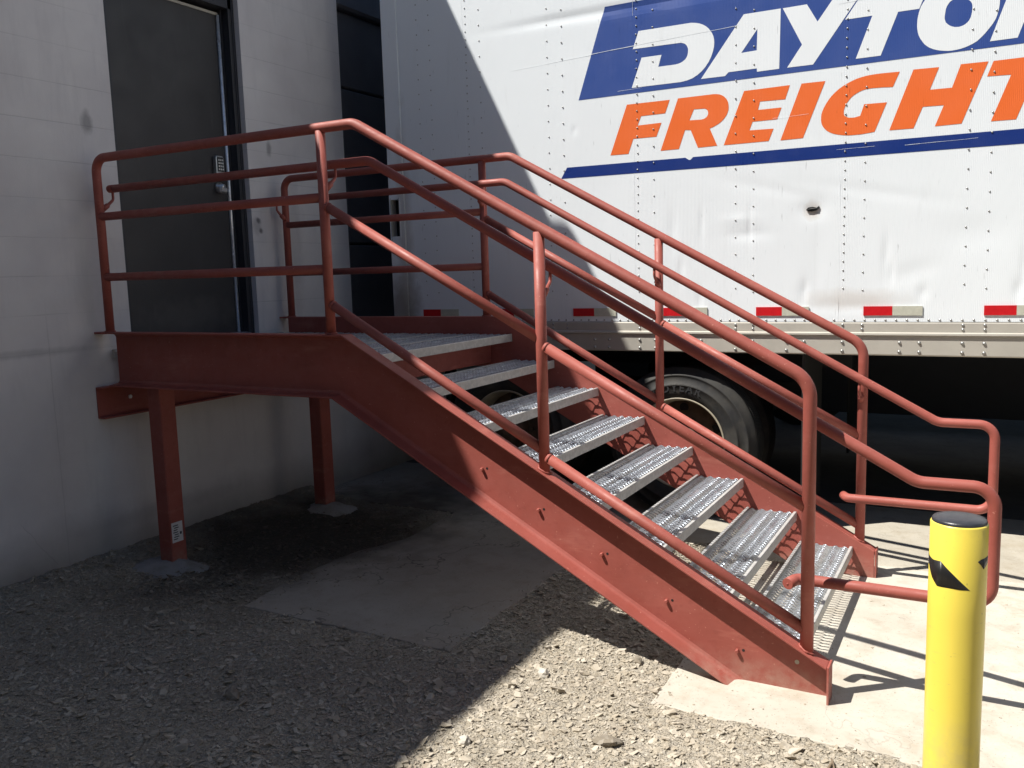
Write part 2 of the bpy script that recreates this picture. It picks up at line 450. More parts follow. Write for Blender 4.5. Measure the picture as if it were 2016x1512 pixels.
gx = np.concatenate([[-60, -25, -8, -3, -1.2], np.arange(-.80, 4.6, .018), [4.9, 5.4, 6, 9, 15, 30, 60]])
gy = np.concatenate([[-40, -20, -9, -5, -3.6], np.arange(-2.3, 2.0, .018), [2.2, 2.6, 4, 8, 16, 30, 60]])
X, Y = np.meshgrid(gx, gy); Z = ground_z(X, Y)
nx, ny = len(gx), len(gy)
me = bpy.data.meshes.new('ground')
co = np.stack([X, Y, Z], -1).reshape(-1, 3)
i0 = (np.arange(ny-1)[:, None]*nx+np.arange(nx-1)[None, :]).ravel()
fa = np.stack([i0, i0+1, i0+1+nx, i0+nx], -1)
me.vertices.add(len(co)); me.vertices.foreach_set('co', co.ravel())
me.loops.add(fa.size); me.loops.foreach_set('vertex_index', fa.ravel().astype(np.int32))
me.polygons.add(len(fa)); me.polygons.foreach_set('loop_start', np.arange(0, fa.size, 4, dtype=np.int32))
me.polygons.foreach_set('loop_total', np.full(len(fa), 4, dtype=np.int32))
me.polygons.foreach_set('use_smooth', np.ones(len(fa), dtype=bool))
me.update(); me.validate(); me.materials.append(GROUND)
o = bpy.data.objects.new('ground', me); COL.objects.link(o); tag(o, kind='structure')

def slab(name, poly, top, th, mat, wob=0.006, seed=0):
    """concrete slab with slightly chipped edges"""
    pts = []
    for i in range(len(poly)):
        a, b = np.array(poly[i]), np.array(poly[(i+1) % len(poly)]); L = np.linalg.norm(b-a); n = max(1, int(min(L, 5)/.03))
        nrm = np.array([b[1]-a[1], a[0]-b[0]])/L
        for k in range(n):
            p = a+(b-a)*k/n; q = (noise.noise(Vector((p[0]*8, p[1]*8, seed)))+.5*noise.noise(Vector((p[0]*30, p[1]*30, seed))))*wob
            pts.append(tuple(p+nrm*q))
    mb = MB(); mb.prism(pts, 'z', top-th, top); o = mb.build(name, mat, bevel=.006); tag(o, kind='structure'); return o
slab('concrete_slab', [(2.635, -.335), (4.2, -.37), (14, -.57), (14, 1.592), (2.625, 1.592)], -1.229, .12, CONC, .006, 3)
slab('concrete_pad', [(.50, -.268), (1.1, -.272), (1.713, -.277), (1.709, .5), (1.70, 1.592), (.56, 1.592), (.60, 1.0), (.47, .62), (.44, .2)], -1.2265, .11, CONC2, .012, 5)
slab('concrete_strip', [(1.9, 1.600), (14, 1.600), (14, 2.80), (1.9, 2.80)], -1.2315, .1, CONC4, .004, 8)
slab('concrete_apron', [(-.72, 1.600), (1.893, 1.600), (1.893, 2.80), (-.72, 2.80)], -1.2335, .1, CONC2, .004, 9)
slab('truck_yard', [(-.72, 2.807), (14, 2.807), (14, 12), (-.72, 12)], -1.2325, .1, CONC5, .003, 10)

# gravel: thousands of small stones, one object
def gravel():
    cube = np.array([(x, y, z) for x in (-1, 1) for y in (-1, 1) for z in (-1, 1)], float)*.72
    # eight corners and four extra ones on the sides: angular chips of crushed stone
    ico = np.concatenate([cube, [(1.05, .1, .1), (-1.05, -.1, 0), (.1, 1.05, -.1), (-.1, -1.05, .1)]])
    bmc = bmesh.new(); [bmc.verts.new(p) for p in ico]; bmesh.ops.convex_hull(bmc, input=bmc.verts); bmesh.ops.triangulate(bmc, faces=bmc.faces)
    bmc.verts.index_update(); icf = np.array([[v.index for v in f.verts] for f in bmc.faces]); ico = np.array([v.co[:] for v in bmc.verts]); bmc.free()
    N = 60000
    x = rng.uniform(-.75, 4.6, N*2); y = rng.uniform(-2.3, 1.6, N*2)
    onslab = in_slab(x, y, .0); dens = vn(x*1.7, y*1.7, 9)*.7+.5
    dens = np.where((x < .6) & (y > .15), dens*.35, dens)
    # crumbs swept on to the slabs near their gravel edges
    edge = in_slab(x, y, .0) & ~in_slab(x, y, -.22)
    pad = (x < 1.72) & onslab
    e2 = np.minimum(np.minimum(np.abs(y+.275), np.abs(x-1.71)), np.abs(x-.50)); e2 = np.where(pad, e2, np.abs(y+.36))
    e2 = np.where(onslab & ~pad, np.minimum(e2, np.abs(x-2.635)), e2)
    ks = np.where(onslab, .012+.75*np.exp(-(e2/.035)**1.0)*(vn(x*6, y*6, 12)), dens)
    ks = np.where(pad & (x < .95) & (y > .1), ks+.12*np.exp(-((x-.5)/.22)**2), ks)
    keep = rng.random(N*2) < ks; x, y, onslab = x[keep][:N], y[keep][:N], onslab[keep][:N]
    n = len(x)
    s = np.exp(rng.normal(math.log(.0040), .52, n)); s = np.clip(s, .0018, .017)
    s = np.where(onslab, np.minimum(s*.7, .006), s)
    z = np.where(onslab, np.where((x > 2.6), -1.229, -1.2265)+s*.25, ground_z(x, y)+s*.18)
    ang = rng.uniform(0, 2*math.pi, n); ca, sa = np.cos(ang), np.sin(ang)
    V = ico[None]*(1+rng.uniform(-.50, .45, (n, 12, 1)))+rng.uniform(-.22, .22, (n, 12, 3))
    V = V*np.stack([rng.uniform(.8, 1.6, n), rng.uniform(.6, 1.1, n), rng.uniform(.28, .65, n)], -1)[:, None]
    tl = rng.uniform(-.5, .5, n)[:, None]
    vz = V[..., 2]+V[..., 0]*tl; vx = V[..., 0]*ca[:, None]-V[..., 1]*sa[:, None]; vy = V[..., 0]*sa[:, None]+V[..., 1]*ca[:, None]
    V = np.stack([vx, vy, vz], -1)*s[:, None, None]+np.stack([x, y, z], -1)[:, None]
    F = icf[None]+(np.arange(n)*12)[:, None, None]
    me = bpy.data.meshes.new('gravel'); V = V.reshape(-1, 3); F = F.reshape(-1, 3)
    me.vertices.add(len(V)); me.vertices.foreach_set('co', V.ravel())
    me.loops.add(F.size); me.loops.foreach_set('vertex_index', F.ravel().astype(np.int32))
    me.polygons.add(len(F)); me.polygons.foreach_set('loop_start', np.arange(0, F.size, 3, dtype=np.int32))
    me.polygons.foreach_set('loop_total', np.full(len(F), 3, dtype=np.int32))
    me.polygons.foreach_set('use_smooth', np.zeros(len(F), dtype=bool))
    me.update(); me.validate(); me.materials.append(STONE)
    o = bpy.data.objects.new('gravel', me); COL.objects.link(o); tag(o, kind='stuff'); o['label'] = 'loose crushed gravel scattered over the yard'; o['category'] = 'gravel'
gravel()

# ================================================================== BUILDING
WX = -.72
bld = empty('building', (WX, 0, G), 'grey painted block building with dark door at the top of the stairs', 'building')
mb = MB(); mb.cur = 0
TOP = 4.455; B = -1.6; BK = WX-.26
DY0, DY1, DZ1 = .165, 1.185, 2.28          # door opening
KY0, KY1, KZ1 = 2.195, 4.75, 2.95          # dock opening
for y0, y1, z0, z1 in ((-5.6, DY0, B, TOP), (DY0, DY1, DZ1, TOP), (DY1, KY0, B, TOP), (DY0, DY1, B, 0.0), (KY0, KY1, KZ1, TOP), (KY0, KY1, B, 0.0), (KY1, 14, B, TOP)):
    mb.box(BK, WX, y0, y1, z0, z1)
wall = mb.build('wall', WALLM, bld)
bm = bmesh.new(); bm.from_mesh(wall.data); bmesh.ops.remove_doubles(bm, verts=bm.verts, dist=1e-5); 
# faces shared by two neighbouring wall pieces are inside the wall: drop them
seen = {}
for f in bm.faces:
    k = (tuple(round(c, 3) for c in f.calc_center_median()), round(f.calc_area(), 3)); seen.setdefault(k, []).append(f)
bmesh.ops.delete(bm, geom=[f for v in seen.values() if len(v) > 1 for f in v], context='FACES_ONLY')
bmesh.ops.recalc_face_normals(bm, faces=bm.faces); bm.to_mesh(wall.data); bm.free()
mb = MB(); mb.box(BK-8, WX, -9, 14, TOP-.30, TOP-.002); 
mb = MB(); mb.box(BK-7, BK-.003, -9, 14, 4.0, 4.2); mb.build('roof', BLACKM, bld)
mb = MB(); mb.box(BK-7, BK-.003, -9, 14, -.2, -.005)
mb.box(BK-3.0, BK-2.9, -9, 14, 0, 4.0); mb.box(BK-2.9, BK-.003, 1.7, 1.8, 0, 4.0)
mb.build('interior_shell', BLACKM, bld)

# unseen wall added behind the camera to block sky from the shaded corner
mb = MB(); mb.box(BK, 9.5, -9.0, -5.6, B, TOP)
mb.build('sky_blocker_wall', mat_simple('dark_sky_blocker', (.13, .10, .09), .85, 0, .2, 6), bld)
# door, frame, lock
DX = WX-.125                                # face of the door leaf
mb = MB()
mb.box(DX-.045, DX, DY0+.045, 1.122, .012, 2.118, bev=.002)
door = mb.build('door', DOORP, bld)
mb = MB()
FX = WX-.045
for y0, y1 in ((DY0+.002, DY0+.05), (1.137, DY1-.002)):
    mb.box(DX-.06, FX, y0, y1, .0, DZ1-.05)
mb.box(DX-.06, FX, DY0+.002, DY1-.002, 2.135, DZ1-.002)
mb.box(DX-.06, DX+.022, 1.1245, 1.1365, .0, 2.135)
mb.box(FX-.002, FX+.006, DY1-.022, DY1-.002, .0, DZ1-.05, bev=.002)
mb.build('door_frame', FRAMEP, bld, bevel=.002)
mb = MB(); mb.tube([(DX+.008, 1.1125, .02), (DX+.008, 1.1125, 1.0), (DX+.008, 1.1125, 2.10)], .0115, 20); mb.build('edge_strip', EDGE, door)
mb = MB(); mb.box(DX+.001, DX+.008, DY0+.06, 1.118, 2.098, 2.116, bev=.002); mb.build('edge_strip', ALU, door)
mb = MB(); mb.prism([(DX-.05, .0), (WX-.012, .0), (WX-.02, .010), (DX+.06, .018), (DX-.05, .018)], 'y', DY0+.051, 1.136)
mb.build('threshold', GALV, bld)
# keypad lock with lever below
LY = 1.025
mb = MB()
body = [(LY-.034, 1.178), (LY-.026, 1.188), (LY+.026, 1.188), (LY+.034, 1.178), (LY+.036, 1.03), (LY-.036, 1.03)]
mb.prism(body, 'x', DX+.001, DX+.034)
lock = mb.build('keypad_lock', BRASSK, door, bevel=.006)
mb = MB(); mb.box(DX+.0335, DX+.037, LY-.024, LY+.026, 1.085, 1.178, bev=.001, mi=0)
for r_ in range(4):
    for c_ in range(3):
        mb.box(DX+.0365, DX+.040, LY-.018+c_*.0155, LY-.0085+c_*.0155, 1.094+r_*.020, 1.105+r_*.020, mi=1)
mb.build('keypad', [KEYPAD, KEYW], door)
mb = MB(); mb.lathe([(.0, .0), (.034, .0), (.034, .012), (.022, .018), (.018, .05), (0, .05)], (0, 0, 0), 'z', 24)
mb.v = [(DX+.001+z, LY+.004+x, .985+y) for x, y, z in mb.v]
mb.box(DX+.036, DX+.058, LY-.035, LY+.034, .945, .985, bev=.010)
mb.build('lever_handle', BRASSK, door)

# dock opening: black side pad, head pad, dark door
seal = MB()
seal.box(WX-.20, WX-.055, 2.262, 2.95, 0.02, .622, bev=.012)
seal.box(WX-.20, WX-.055, 2.262, 2.95, .634, 1.818, bev=.012)
seal.box(WX-.20, WX-.055, 2.262, 2.95, 1.83, 2.396, bev=.012)
seal.build('dock_seal_pad', DARKV, bld)
seal = MB(); seal.box(WX-.22, WX+.004, 2.20, 4.745, 2.402, 2.945, bev=.02); seal.build('dock_seal_head', mat_simple('slate_head_pad_vinyl', (.095, .10, .12), .6, 0, .2, 4), bld)
seal = MB(); seal.box(WX-.24, WX-.205, 2.199, 4.746, .0, 2.40); seal.box(WX-.2, WX-.055, 4.0, 4.74, .02, 2.396, bev=.012); seal.build('dock_door', BLACKM, bld)
for yy in (2.35, 4.35):
    mb = MB(); mb.box(WX+.002, WX+.11, yy, yy+.22, -.42, .0-.02, bev=.008); mb.build('dock_bumper', BLACKM, bld)
# wall lamp over the door (its rounded shadow falls on the trailer)
mb = MB(); lamp_p = [(WX+.002, 4.10), (WX+.16, 4.12), (WX+.215, 4.20), (WX+.21, 4.31), (WX+.14, 4.40), (WX+.002, 4.42)]
mb.prism(lamp_p, 'y', .05, .56); mb.build('wall_lamp', FRAMEP, bld, bevel=.03)

# ================================================================== STAIRCASE
stairs = empty('staircase', (3.0, .68, G), 'red oxide steel staircase with galvanised grating treads rising to the dark door', 'staircase')
NT, RISE, RUN, NX0 = 7, .1537, .279, 1.159
YF = 1.375                                    # far stringer web
def stringer(sgn, yweb, name='stringer'):
    # C section: n = distance below the top line, y outward from the web
    D, TW, FWd = .303, .0075, .078
    sec = [(0, 0), (0, FWd), (.0075, FWd), (.0135, .022), (.019, .013), (.030, TW), (D-.030, TW), (D-.019, .013), (D-.0135, .022), (D-.0075, FWd), (D, FWd), (D, 0)]
    th = math.atan(SLOPE)
    x0, xb, zt = -.715, 1.05, .103
    xs = x0+.085
    st = []
    half = th/2
    for px, kind in ((xs, 'a'), (xb, 'b'), (3.75, 'c')):
        ring = []
        for n_, yy in sec:
            if kind == 'a': X_, Z_ = px, zt-n_
            elif kind == 'b': X_, Z_ = px-n_*math.tan(half), zt-n_
            else:
                X_ = px-n_*math.sin(th); Z_ = zt-(px-xb)*SLOPE-n_*math.cos(th)
            ring.append((X_, yweb+sgn*yy, Z_))
        st.append(ring)
    n = len(sec); v = [p for r in st for p in r]
    f = [(i*n+j, i*n+(j+1) % n, (i+1)*n+(j+1) % n, (i+1)*n+j) for i in range(2) for j in range(n)]
    f += [tuple(range(n)), tuple(reversed(range(2*n, 3*n)))]
    bm = bmesh.new(); bv = [bm.verts.new(p) for p in v]; [bm.faces.new([bv[i] for i in q]) for q in f]
    bmesh.ops.recalc_face_normals(bm, faces=bm.faces)
    for co_, no in (((3.215, 0, 0), (1, 0, 0)), ((0, 0, G+.004), (0, 0, -1))):
        g = bm.verts[:]+bm.edges[:]+bm.faces[:]
        r = bmesh.ops.bisect_plane(bm, geom=g, plane_co=co_, plane_no=no, clear_outer=True)
        ed = [e for e in r['geom_cut'] if isinstance(e, bmesh.types.BMEdge)]
        bmesh.ops.holes_fill(bm, edges=ed, sides=0)
    bmesh.ops.recalc_face_normals(bm, faces=bm.faces)
    me = bpy.data.meshes.new(name); bm.to_mesh(me); bm.free(); me.materials.append(RED)
    o = bpy.data.objects.new(name, me); COL.objects.link(o); set_parent(o, stairs)
    b = o.modifiers.new('bevel', 'BEVEL'); b.width = .002; b.segments = 2; b.limit_method = 'ANGLE'; b.angle_limit = .5
    # end plate, wall tab
    mb = MB(); ya, yb = sorted((yweb+sgn*.0015, yweb+sgn*.0795))
    zt_end = zt-(3.215-xb)*SLOPE
    mb.box(3.2165, 3.2245, ya, yb, G+.002, zt_end+.004, bev=.001)
    mb.build('end_plate', RED, o)
    mb = MB(); ya, yb = sorted((yweb+sgn*.01, yweb+sgn*.078))
    mb.box(WX+.002, xs-.002, ya, yb, .0935, .1045)
    mb.build('wall_tab', RED, o)
    # bolts and bolt holes at the treads
    for i, (bx, bz) in enumerate([(1.75, -.489), (2.025, -.644), (2.314, -.802), (2.591, -.958), (2.875, -1.114), (1.47, -.335)]):
        if i < 5 or sgn > 0:
            k = MB(); k.lathe([(0, 0), (.0085, 0), (.0085, .012), (.006, .016), (0, .016)], (0, 0, 0), 'z', 6, smooth=False)
            bo = MB(); bo.add([(bx+x, yweb+sgn*(TW+z), bz+y) for x, y, z in k.v], k.f); bo.build('bolt', RED, o)
            k = MB(); k.lathe([(0, 0), (.0055, 0), (.0055, .0006), (0, .0006)], (0, 0, 0), 'z', 14, smooth=False)
            ho = MB(); ho.add([(bx+.023+x, yweb+sgn*(TW+z), bz+.005+y) for x, y, z in k.v], k.f); ho.build('bolt_hole', BLACKM, o)
    if sgn < 0:
        k = MB(); k.lathe([(0, 0), (.0085, 0), (.0085, .0006), (0, .0006)], (0, 0, 0), 'z', 14, smooth=False)
        ho = MB(); ho.add([(3.099+x, yweb+sgn*(TW+z), -1.117+y) for x, y, z in k.v], k.f); ho.build('bolt_hole', CONC, o)
    return o
s1 = stringer(-1, 0.0); s2 = stringer(1, YF)

# grating plank: wavy strands that close into diamond openings
def plank(name, depth, y0, y1, leg=.046, ends=True):
    """front nose at x=0, running back to x=-depth, top at z=0"""
    L = y1-y0; mrg = .012; px = (depth-2*mrg)/5*2; p = .0150; w_ = .0028; hgt = .0085
    A = p/2-w_/2-.00012; ns = int((L-.02)/p); ypad = (L-ns*p)/2
    xs = np.linspace(0, depth-2*mrg, 31)
    V = []; F = []
    for i in range(ns+1):
        yc = y0+ypad+i*p+(A if i % 2 == 0 else -A)*np.cos(2*np.pi*xs/px)
        zt = -.0060+.0060*(-np.cos(4*np.pi*xs/px))*1.0
        # serration: the strand leans and its crest is notched
        lean = .0006*(1 if i % 2 else -1)
        b = len(V)
        for x, yy, z in zip(xs, yc, zt):
            X_ = -mrg-x
            V += [(X_, yy-w_/2+lean, z), (X_, yy+w_/2+lean, z-.0006), (X_, yy+w_/2, z-hgt), (X_, yy-w_/2, z-hgt)]
        for k in range(len(xs)-1):
            a = b+4*k
            F += [(a, a+4, a+5, a+1), (a+1, a+5, a+6, a+2), (a+2, a+6, a+7, a+3), (a+3, a+7, a+4, a)]
        F += [(b, b+1, b+2, b+3), (b+4*len(xs)-1, b+4*len(xs)-2, b+4*len(xs)-3, b+4*len(xs)-4)]
    mb = MB(); mb.v = V; mb.f = F; mb.sm = [False]*len(F); mb.mi = [0]*len(F)
    t = .003
    # rolled side channels front and back
    for s_, xo in ((1, 0.0), (-1, -depth)):
        pr = [(xo, -.004), (xo-s_*.0015, -.0008), (xo-s_*.004, .0), (xo-s_*(mrg+.003), -.001), (xo-s_*(mrg+.003), -.006), (xo-s_*t*1.3, -.006), (xo-s_*t, -leg+t), (xo-s_*.014, -leg+t), (xo-s_*.014, -leg), (xo-s_*.001, -leg), (xo, -leg+.002)]
        mb.cur = 1; mb.prism(pr, 'y', y0, y1, mi=1)
    if ends:
        for ya in (y0, y1-.004): mb.box(-depth+.016, -.016, ya, ya+.004, -leg, -.012, mi=1)
    return mb.build(name, [GALV, GALV_LEG], None, loc=(0, 0, 0))
tread = plank('tread', .262, .010, YF-.003)
tread.location = (NX0+RUN, 0, -RISE); set_parent(tread, stairs)
for k in range(2, NT+1):
    c = tread.copy(); COL.objects.link(c); c.parent = stairs; c.matrix_parent_inverse = Matrix.Translation(-PW[stairs.name])
    c.location = (NX0+RUN*k, 0, -RISE*k)
lp = plank('landing_plank', .262, .010, YF-.003); lp.location = (NX0, 0, 0); set_parent(lp, stairs)
for k in range(1, 7):
    c = lp.copy(); COL.objects.link(c); c.parent = stairs; c.matrix_parent_inverse = Matrix.Translation(-PW[stairs.name])
    c.location = (NX0-.2655*k, 0, 0)
# cross members under the landing, ledger on the wall, columns
for x in (.98, -.10):
    mb = MB(); mb.box(x-.03, x+.03, .009, YF-.002, -.175, -.05, bev=.003); mb.build('cross_member', RED, stairs)
mb = MB(); LZ0, LZ1 = -.385, -.205
mb.box(WX+.002, WX+.010, -.10, 1.50, LZ0, LZ1); mb.box(WX+.010, WX+.062, -.10, 1.50, LZ1-.009, LZ1); mb.box(WX+.010, WX+.062, -.10, 1.50, LZ0, LZ0+.009)
led = mb.build('ledger_beam', RED, stairs, bevel=.002)
for yy in (.11, .6, 1.1):
    k = MB(); k.lathe([(0, 0), (.012, 0), (.012, .009), (0, .009)], (0, 0, 0), 'z', 6, smooth=False)
    mb = MB(); mb.add([(WX+.010+z, yy+x, -.285+y) for x, y, z in k.v], k.f); mb.build('anchor_bolt', GALV, led)
for i, (cx, cy) in enumerate(((-.36, .045), (-.37, 1.355))):
    mb = MB(); h_ = .052; zb = -1.185
    mb.box(cx-h_, cx+h_, cy-h_, cy+h_, zb-.03, -.203, bev=.006)
    c = mb.build('column', RED, stairs)
    if i == 0:
        mb = MB(); fx = cx+h_+.0008
        mb.box(fx, fx+.0006, cy-.045, cy+.030, -1.09, -.975, mi=0)
        for q in range(7): mb.box(fx+.0007, fx+.0009, cy-.036+ (q % 3)*.004, cy-.006+(q*7 % 4)*.003, -1.075+q*.013, -1.069+q*.013, mi=1)
        mb.box(fx+.0007, fx+.0009, cy+.008, cy+.022, -1.05, -1.035, mi=1)
        mb.build('sticker', [PAPER, INK], c)

# rails
R = .0238
YN_, YQ_ = -.040, 1.415
X1, X2, X3, X4 = -.628, .962, 2.073, 3.139
def rail_side(yp, side):
    """side=-1 near, +1 far. posts stand on the outward flange; the grab rail runs inside"""
    mb = MB()
    zt = 1.051; xb = 1.158
    zt4 = -.045
    pts = fillet([(X1, yp, .10), (X1, yp, zt), (xb, yp, zt), (X4, yp, zt4), (X4, yp, -1.056)], [.075, .11, .105], 10)
    mb.tube(pts, R, 20)
    weld(mb, (X1, yp, .107), R+.001); weld(mb, (X4, yp, .103-SLOPE*(X4-1.05)+.004), R+.001, 's')
    g = mb.build('guard_rail', RED, stairs)
    sag = [(X2, .103, zt-R*.6), (X3, .103-SLOPE*(X3-1.05), .5275)]
    for x, z0, z1 in sag:
        mb = MB(); mb.tube([(x, yp, z0-.004), (x, yp, z1)], R*.985, 20)
        weld(mb, (x, yp, z0+.004), R+.001, 's' if x > 1.1 else 'z')
        t = MB(); mb.build('post', RED, g)
    r2 = .0222
    # level rails of the landing
    for z in (.7375, .408):
        mb = MB(); mb.tube([(X1+.012, yp, z), (X2-.012, yp, z)], r2, 18); mb.build('mid_rail', RED, g)
    # sloping rails in two lengths, coped on the posts
    for za, zb_, zc in ((.703, .0790, -.512), (.250, -.386, -.976)):
        for (xa, z0), (xc, z1) in (((X2, za), (X3, zb_+.010)), ((X3, zb_-.010), (X4, zc))):
            mb = MB(); d = Vector((xc-xa, 0, z1-z0)).normalized()*.016
            mb.tube([(xa+d.x, yp, z0+d.z), (xc-d.x, yp, z1-d.z)], r2, 18)
            # cope weld
            mb.tube([(xa+d.x*1.2, yp, z0+d.z*1.2), (xa+d.x*1.9, yp, z0+d.z*1.9)], r2*1.07, 14)
            mb.build('mid_rail', RED, g)
    # grab rail
    yh = yp-side*.088
    zh = .895; xb2 = 1.166; ze = -.402; xe = 3.488; zl = -.812; xl = 3.728
    hp = [(X1-.02, yh, zh), (xb2, yh, zh), (xe, yh, ze), (xl, yh, ze), (xl, yh, zl), (3.085, yh, zl), (3.062, yh+side*.06, zl-.004)]
    if side > 0: hp[-1] = (3.062, yh+side*.05, zl+.0)
    pts = fillet(hp, [.11, .10, .068, .068, .030], 9)
    mb = MB(); mb.tube(pts, .0215, 18)
    mb.tube([(X1-.022, yh, zh), (X1-.018, yh, zh), (X1+.02, yh, zh)], [.019, .0218, .0218], 18)
    if side < 0:
        mb.lathe([(0, 0), (.004, 0), (.004, .003), (0, .003)], (3.062, yh+side*.062, zl-.004), 'y', 8)
    h = mb.build('grab_rail', RED, stairs)
    for x in (X1+.004, X2+.004, X3+.004, X4-.006):
        zr = zh if x < xb2 else zh-(x-xb2)*(zh-ze)/(xe-xb2)
        s_ = -side
        b = fillet([(x, yp+s_*.014, zr-.118), (x, yp+s_*.050, zr-.092), (x, yh, zr-.060), (x, yh, zr-.012)], [.02, .02], 5)
        mb = MB(); n_ = len(b)
        mb.tube(b, [.0155-.0085*min(1, i/(n_*.55)) for i in range(n_)], 10); mb.build('rail_bracket', RED, h)
rail_side(YN_, -1); rail_side(YQ_, 1)

# concrete collars round the column feet
def footing(cx, cy, r0, label, seed):
    mb = MB(); n = 40; prof = [(0, .040), (.35, .036), (.6, .018), (.85, -.002), (1.06, -.03)]
    v = []; 
    for i in range(n):
        a = 2*math.pi*i/n; k = r0*(1+.42*noise.noise(Vector((math.cos(a)*1.3, math.sin(a)*1.3, seed)))+.12*noise.noise(Vector((math.cos(a)*5, math.sin(a)*5, seed))))
        for r_, h_ in prof:
            x, y = cx+math.cos(a)*k*r_, cy+math.sin(a)*k*r_*.9
            v.append((x, y, -1.232+h_+.010*noise.noise(Vector((x*14, y*14, seed)))))
    m_ = len(prof); f = [(i*m_+j, i*m_+j+1, ((i+1) % n)*m_+j+1, ((i+1) % n)*m_+j) for i in range(n) for j in range(m_-1)]
    mb.add(v, f, True); o = mb.build('concrete_footing', CONC3); tag(o, label, 'footing', 'concrete footings')
footing(-.40, -.03, .30, 'rough concrete footing under the near red column with a paper sticker', 2.0)
footing(-.33, 1.33, .24, 'rough concrete footing under the far red column', 7.0)

# ================================================================== TRAILER
TY = 2.03
TRX0, TRX1, TZ0, TZ1 = -.185, 13.6, .03, 2.86
trl = empty('semi_trailer', (6, TY+1.3, G), 'white box semi trailer with blue and orange freight lettering backed up to the dock', 'trailer')
# side skin: a real sheet with shallow dents
bm_x = np.concatenate([np.arange(-.055, 4.45, .0125), np.arange(4.6, TRX1, .3), [TRX1]])
bm_z = np.concatenate([np.arange(TZ0+.002, TZ1, .02), [TZ1]])
Xs, Zs = np.meshgrid(bm_x, bm_z)
D = np.zeros_like(Xs)
def dent(cx, cz, rx, rz, dep, tilt=0.0):
    global D
    a = (Xs-cx)*math.cos(tilt)+(Zs-cz)*math.sin(tilt); b = -(Xs-cx)*math.sin(tilt)+(Zs-cz)*math.cos(tilt)
    D = D+dep*np.exp(-(a/rx)**2-(b/rz)**2)
for d_ in ((2.42, .60, .012, .10, .006), (2.41, .55, .12, .03, .006), (2.36, .64, .10, .02, -.004), (2.73, .20, .03, .06, .006), (2.74, .22, .012, .05, .005),
           (3.17, .40, .02, .10, .007), (3.20, .31, .012, .06, .006), (3.36, .19, .025, .04, .007), (3.30, .30, .14, .05, .004, .3), (3.81, .20, .02, .05, .008),
           (3.83, .33, .015, .10, .006), (2.0, .34, .02, .08, .006), (2.12, .18, .02, .07, .006), (1.95, .60, .03, .12, .005), (2.13, .62, .012, .10, .005),
           (1.30, 1.26, .012, .018, .006), (2.56, .80, .35, .03, .003, -.25), (3.1, .75, .40, .03, .003, -.2), (3.6, .5, .16, .09, .005), (2.777, .673, .07, .05, .010),
           (1.9, 1.95, .6, .03, .010), (2.7, 1.98, .4, .05, .008), (1.2, 1.96, .4, .02, .008), (2.8, .35, .05, .2, .003), (3.0, .12, .3, .03, .004), (.9, .5, .3, .3, .004), (1.5, .8, .2, .4, .004)):
    dent(*d_)
D = D*.62+.0014*(vn(Xs*3.1, Zs*1.4, 5)-.5)
V = np.stack([Xs, TY+D, Zs], -1).reshape(-1, 3); n1, n2 = len(bm_x), len(bm_z)
i0 = (np.arange(n2-1)[:, None]*n1+np.arange(n1-1)[None, :]).ravel(); F = np.stack([i0, i0+1, i0+1+n1, i0+n1], -1)
mb = MB(); mb.add(V.tolist(), F.tolist(), True)
# rivets of the wall posts: paired columns 0.61 m apart, the left one dense where two sheets overlap
def dome(mb, x, y, z, r, h, mi):
    b = len(mb.v); n = 7
    mb.v += [(x+r*math.cos(2*math.pi*i/n), y, z+r*math.sin(2*math.pi*i/n)) for i in range(n)]
    mb.v += [(x+.62*r*math.cos(2*math.pi*i/n), y-h*.75, z+.62*r*math.sin(2*math.pi*i/n)) for i in range(n)] + [(x, y-h, z)]
    for i in range(n):
        j = (i+1) % n
        mb.f += [(b+i, b+j, b+n+j, b+n+i), (b+n+i, b+n+j, b+2*n)]; mb.sm += [True, True]; mb.mi += [mi, mi]
def skin(x, z):
    i = int(np.clip(np.searchsorted(bm_x, x), 1, n1-1)); j = int(np.clip(np.searchsorted(bm_z, z), 1, n2-1))
    u = min(1, max(0, (x-bm_x[i-1])/(bm_x[i]-bm_x[i-1]))); w_ = min(1, max(0, (z-bm_z[j-1])/(bm_z[j]-bm_z[j-1])))
    return TY+float((D[j-1, i-1]*(1-u)+D[j-1, i]*u)*(1-w_)+(D[j, i-1]*(1-u)+D[j, i]*u)*w_)
cols = []
for k in range(-1, 8):
    xa = .505+.6105*k
    if k == -1: cols += [(.108, .1003, .03), (.209, .1003, .07)]
    else: cols += [(xa, .0505 if k % 2 == 0 else .1003, .03 if k % 2 == 0 else .06), (xa+.105, .1003, .0)]
cols += [(-.062, .0505, 0)]
for cx, pz, ph in cols:
    z = .21+ph*.4
    while z < 2.75:
        dome(mb, cx+.0012*math.sin(z*31), skin(cx, z)-.0005-(.0016 if 1.15 < cx < 4.2 and (.93 < z < 1.99) else 0), z, .0052, .0040, 1); z += pz
x = -.15
while x < 4.6:
    dome(mb, x, TY-.0008, .0425, .0065, .0048, 1); x += .0545
# sheet laps and a long scratch
for k in (0, 2, 4, 6):
    xa = .505+.6105*k-.022; mb.box(xa-.0005, xa+.0005, TY-.0004, TY+.001, TZ0, TZ1, mi=0)
side = mb.build('side_panel', [WHITE, RIVET], trl, fixn=False)
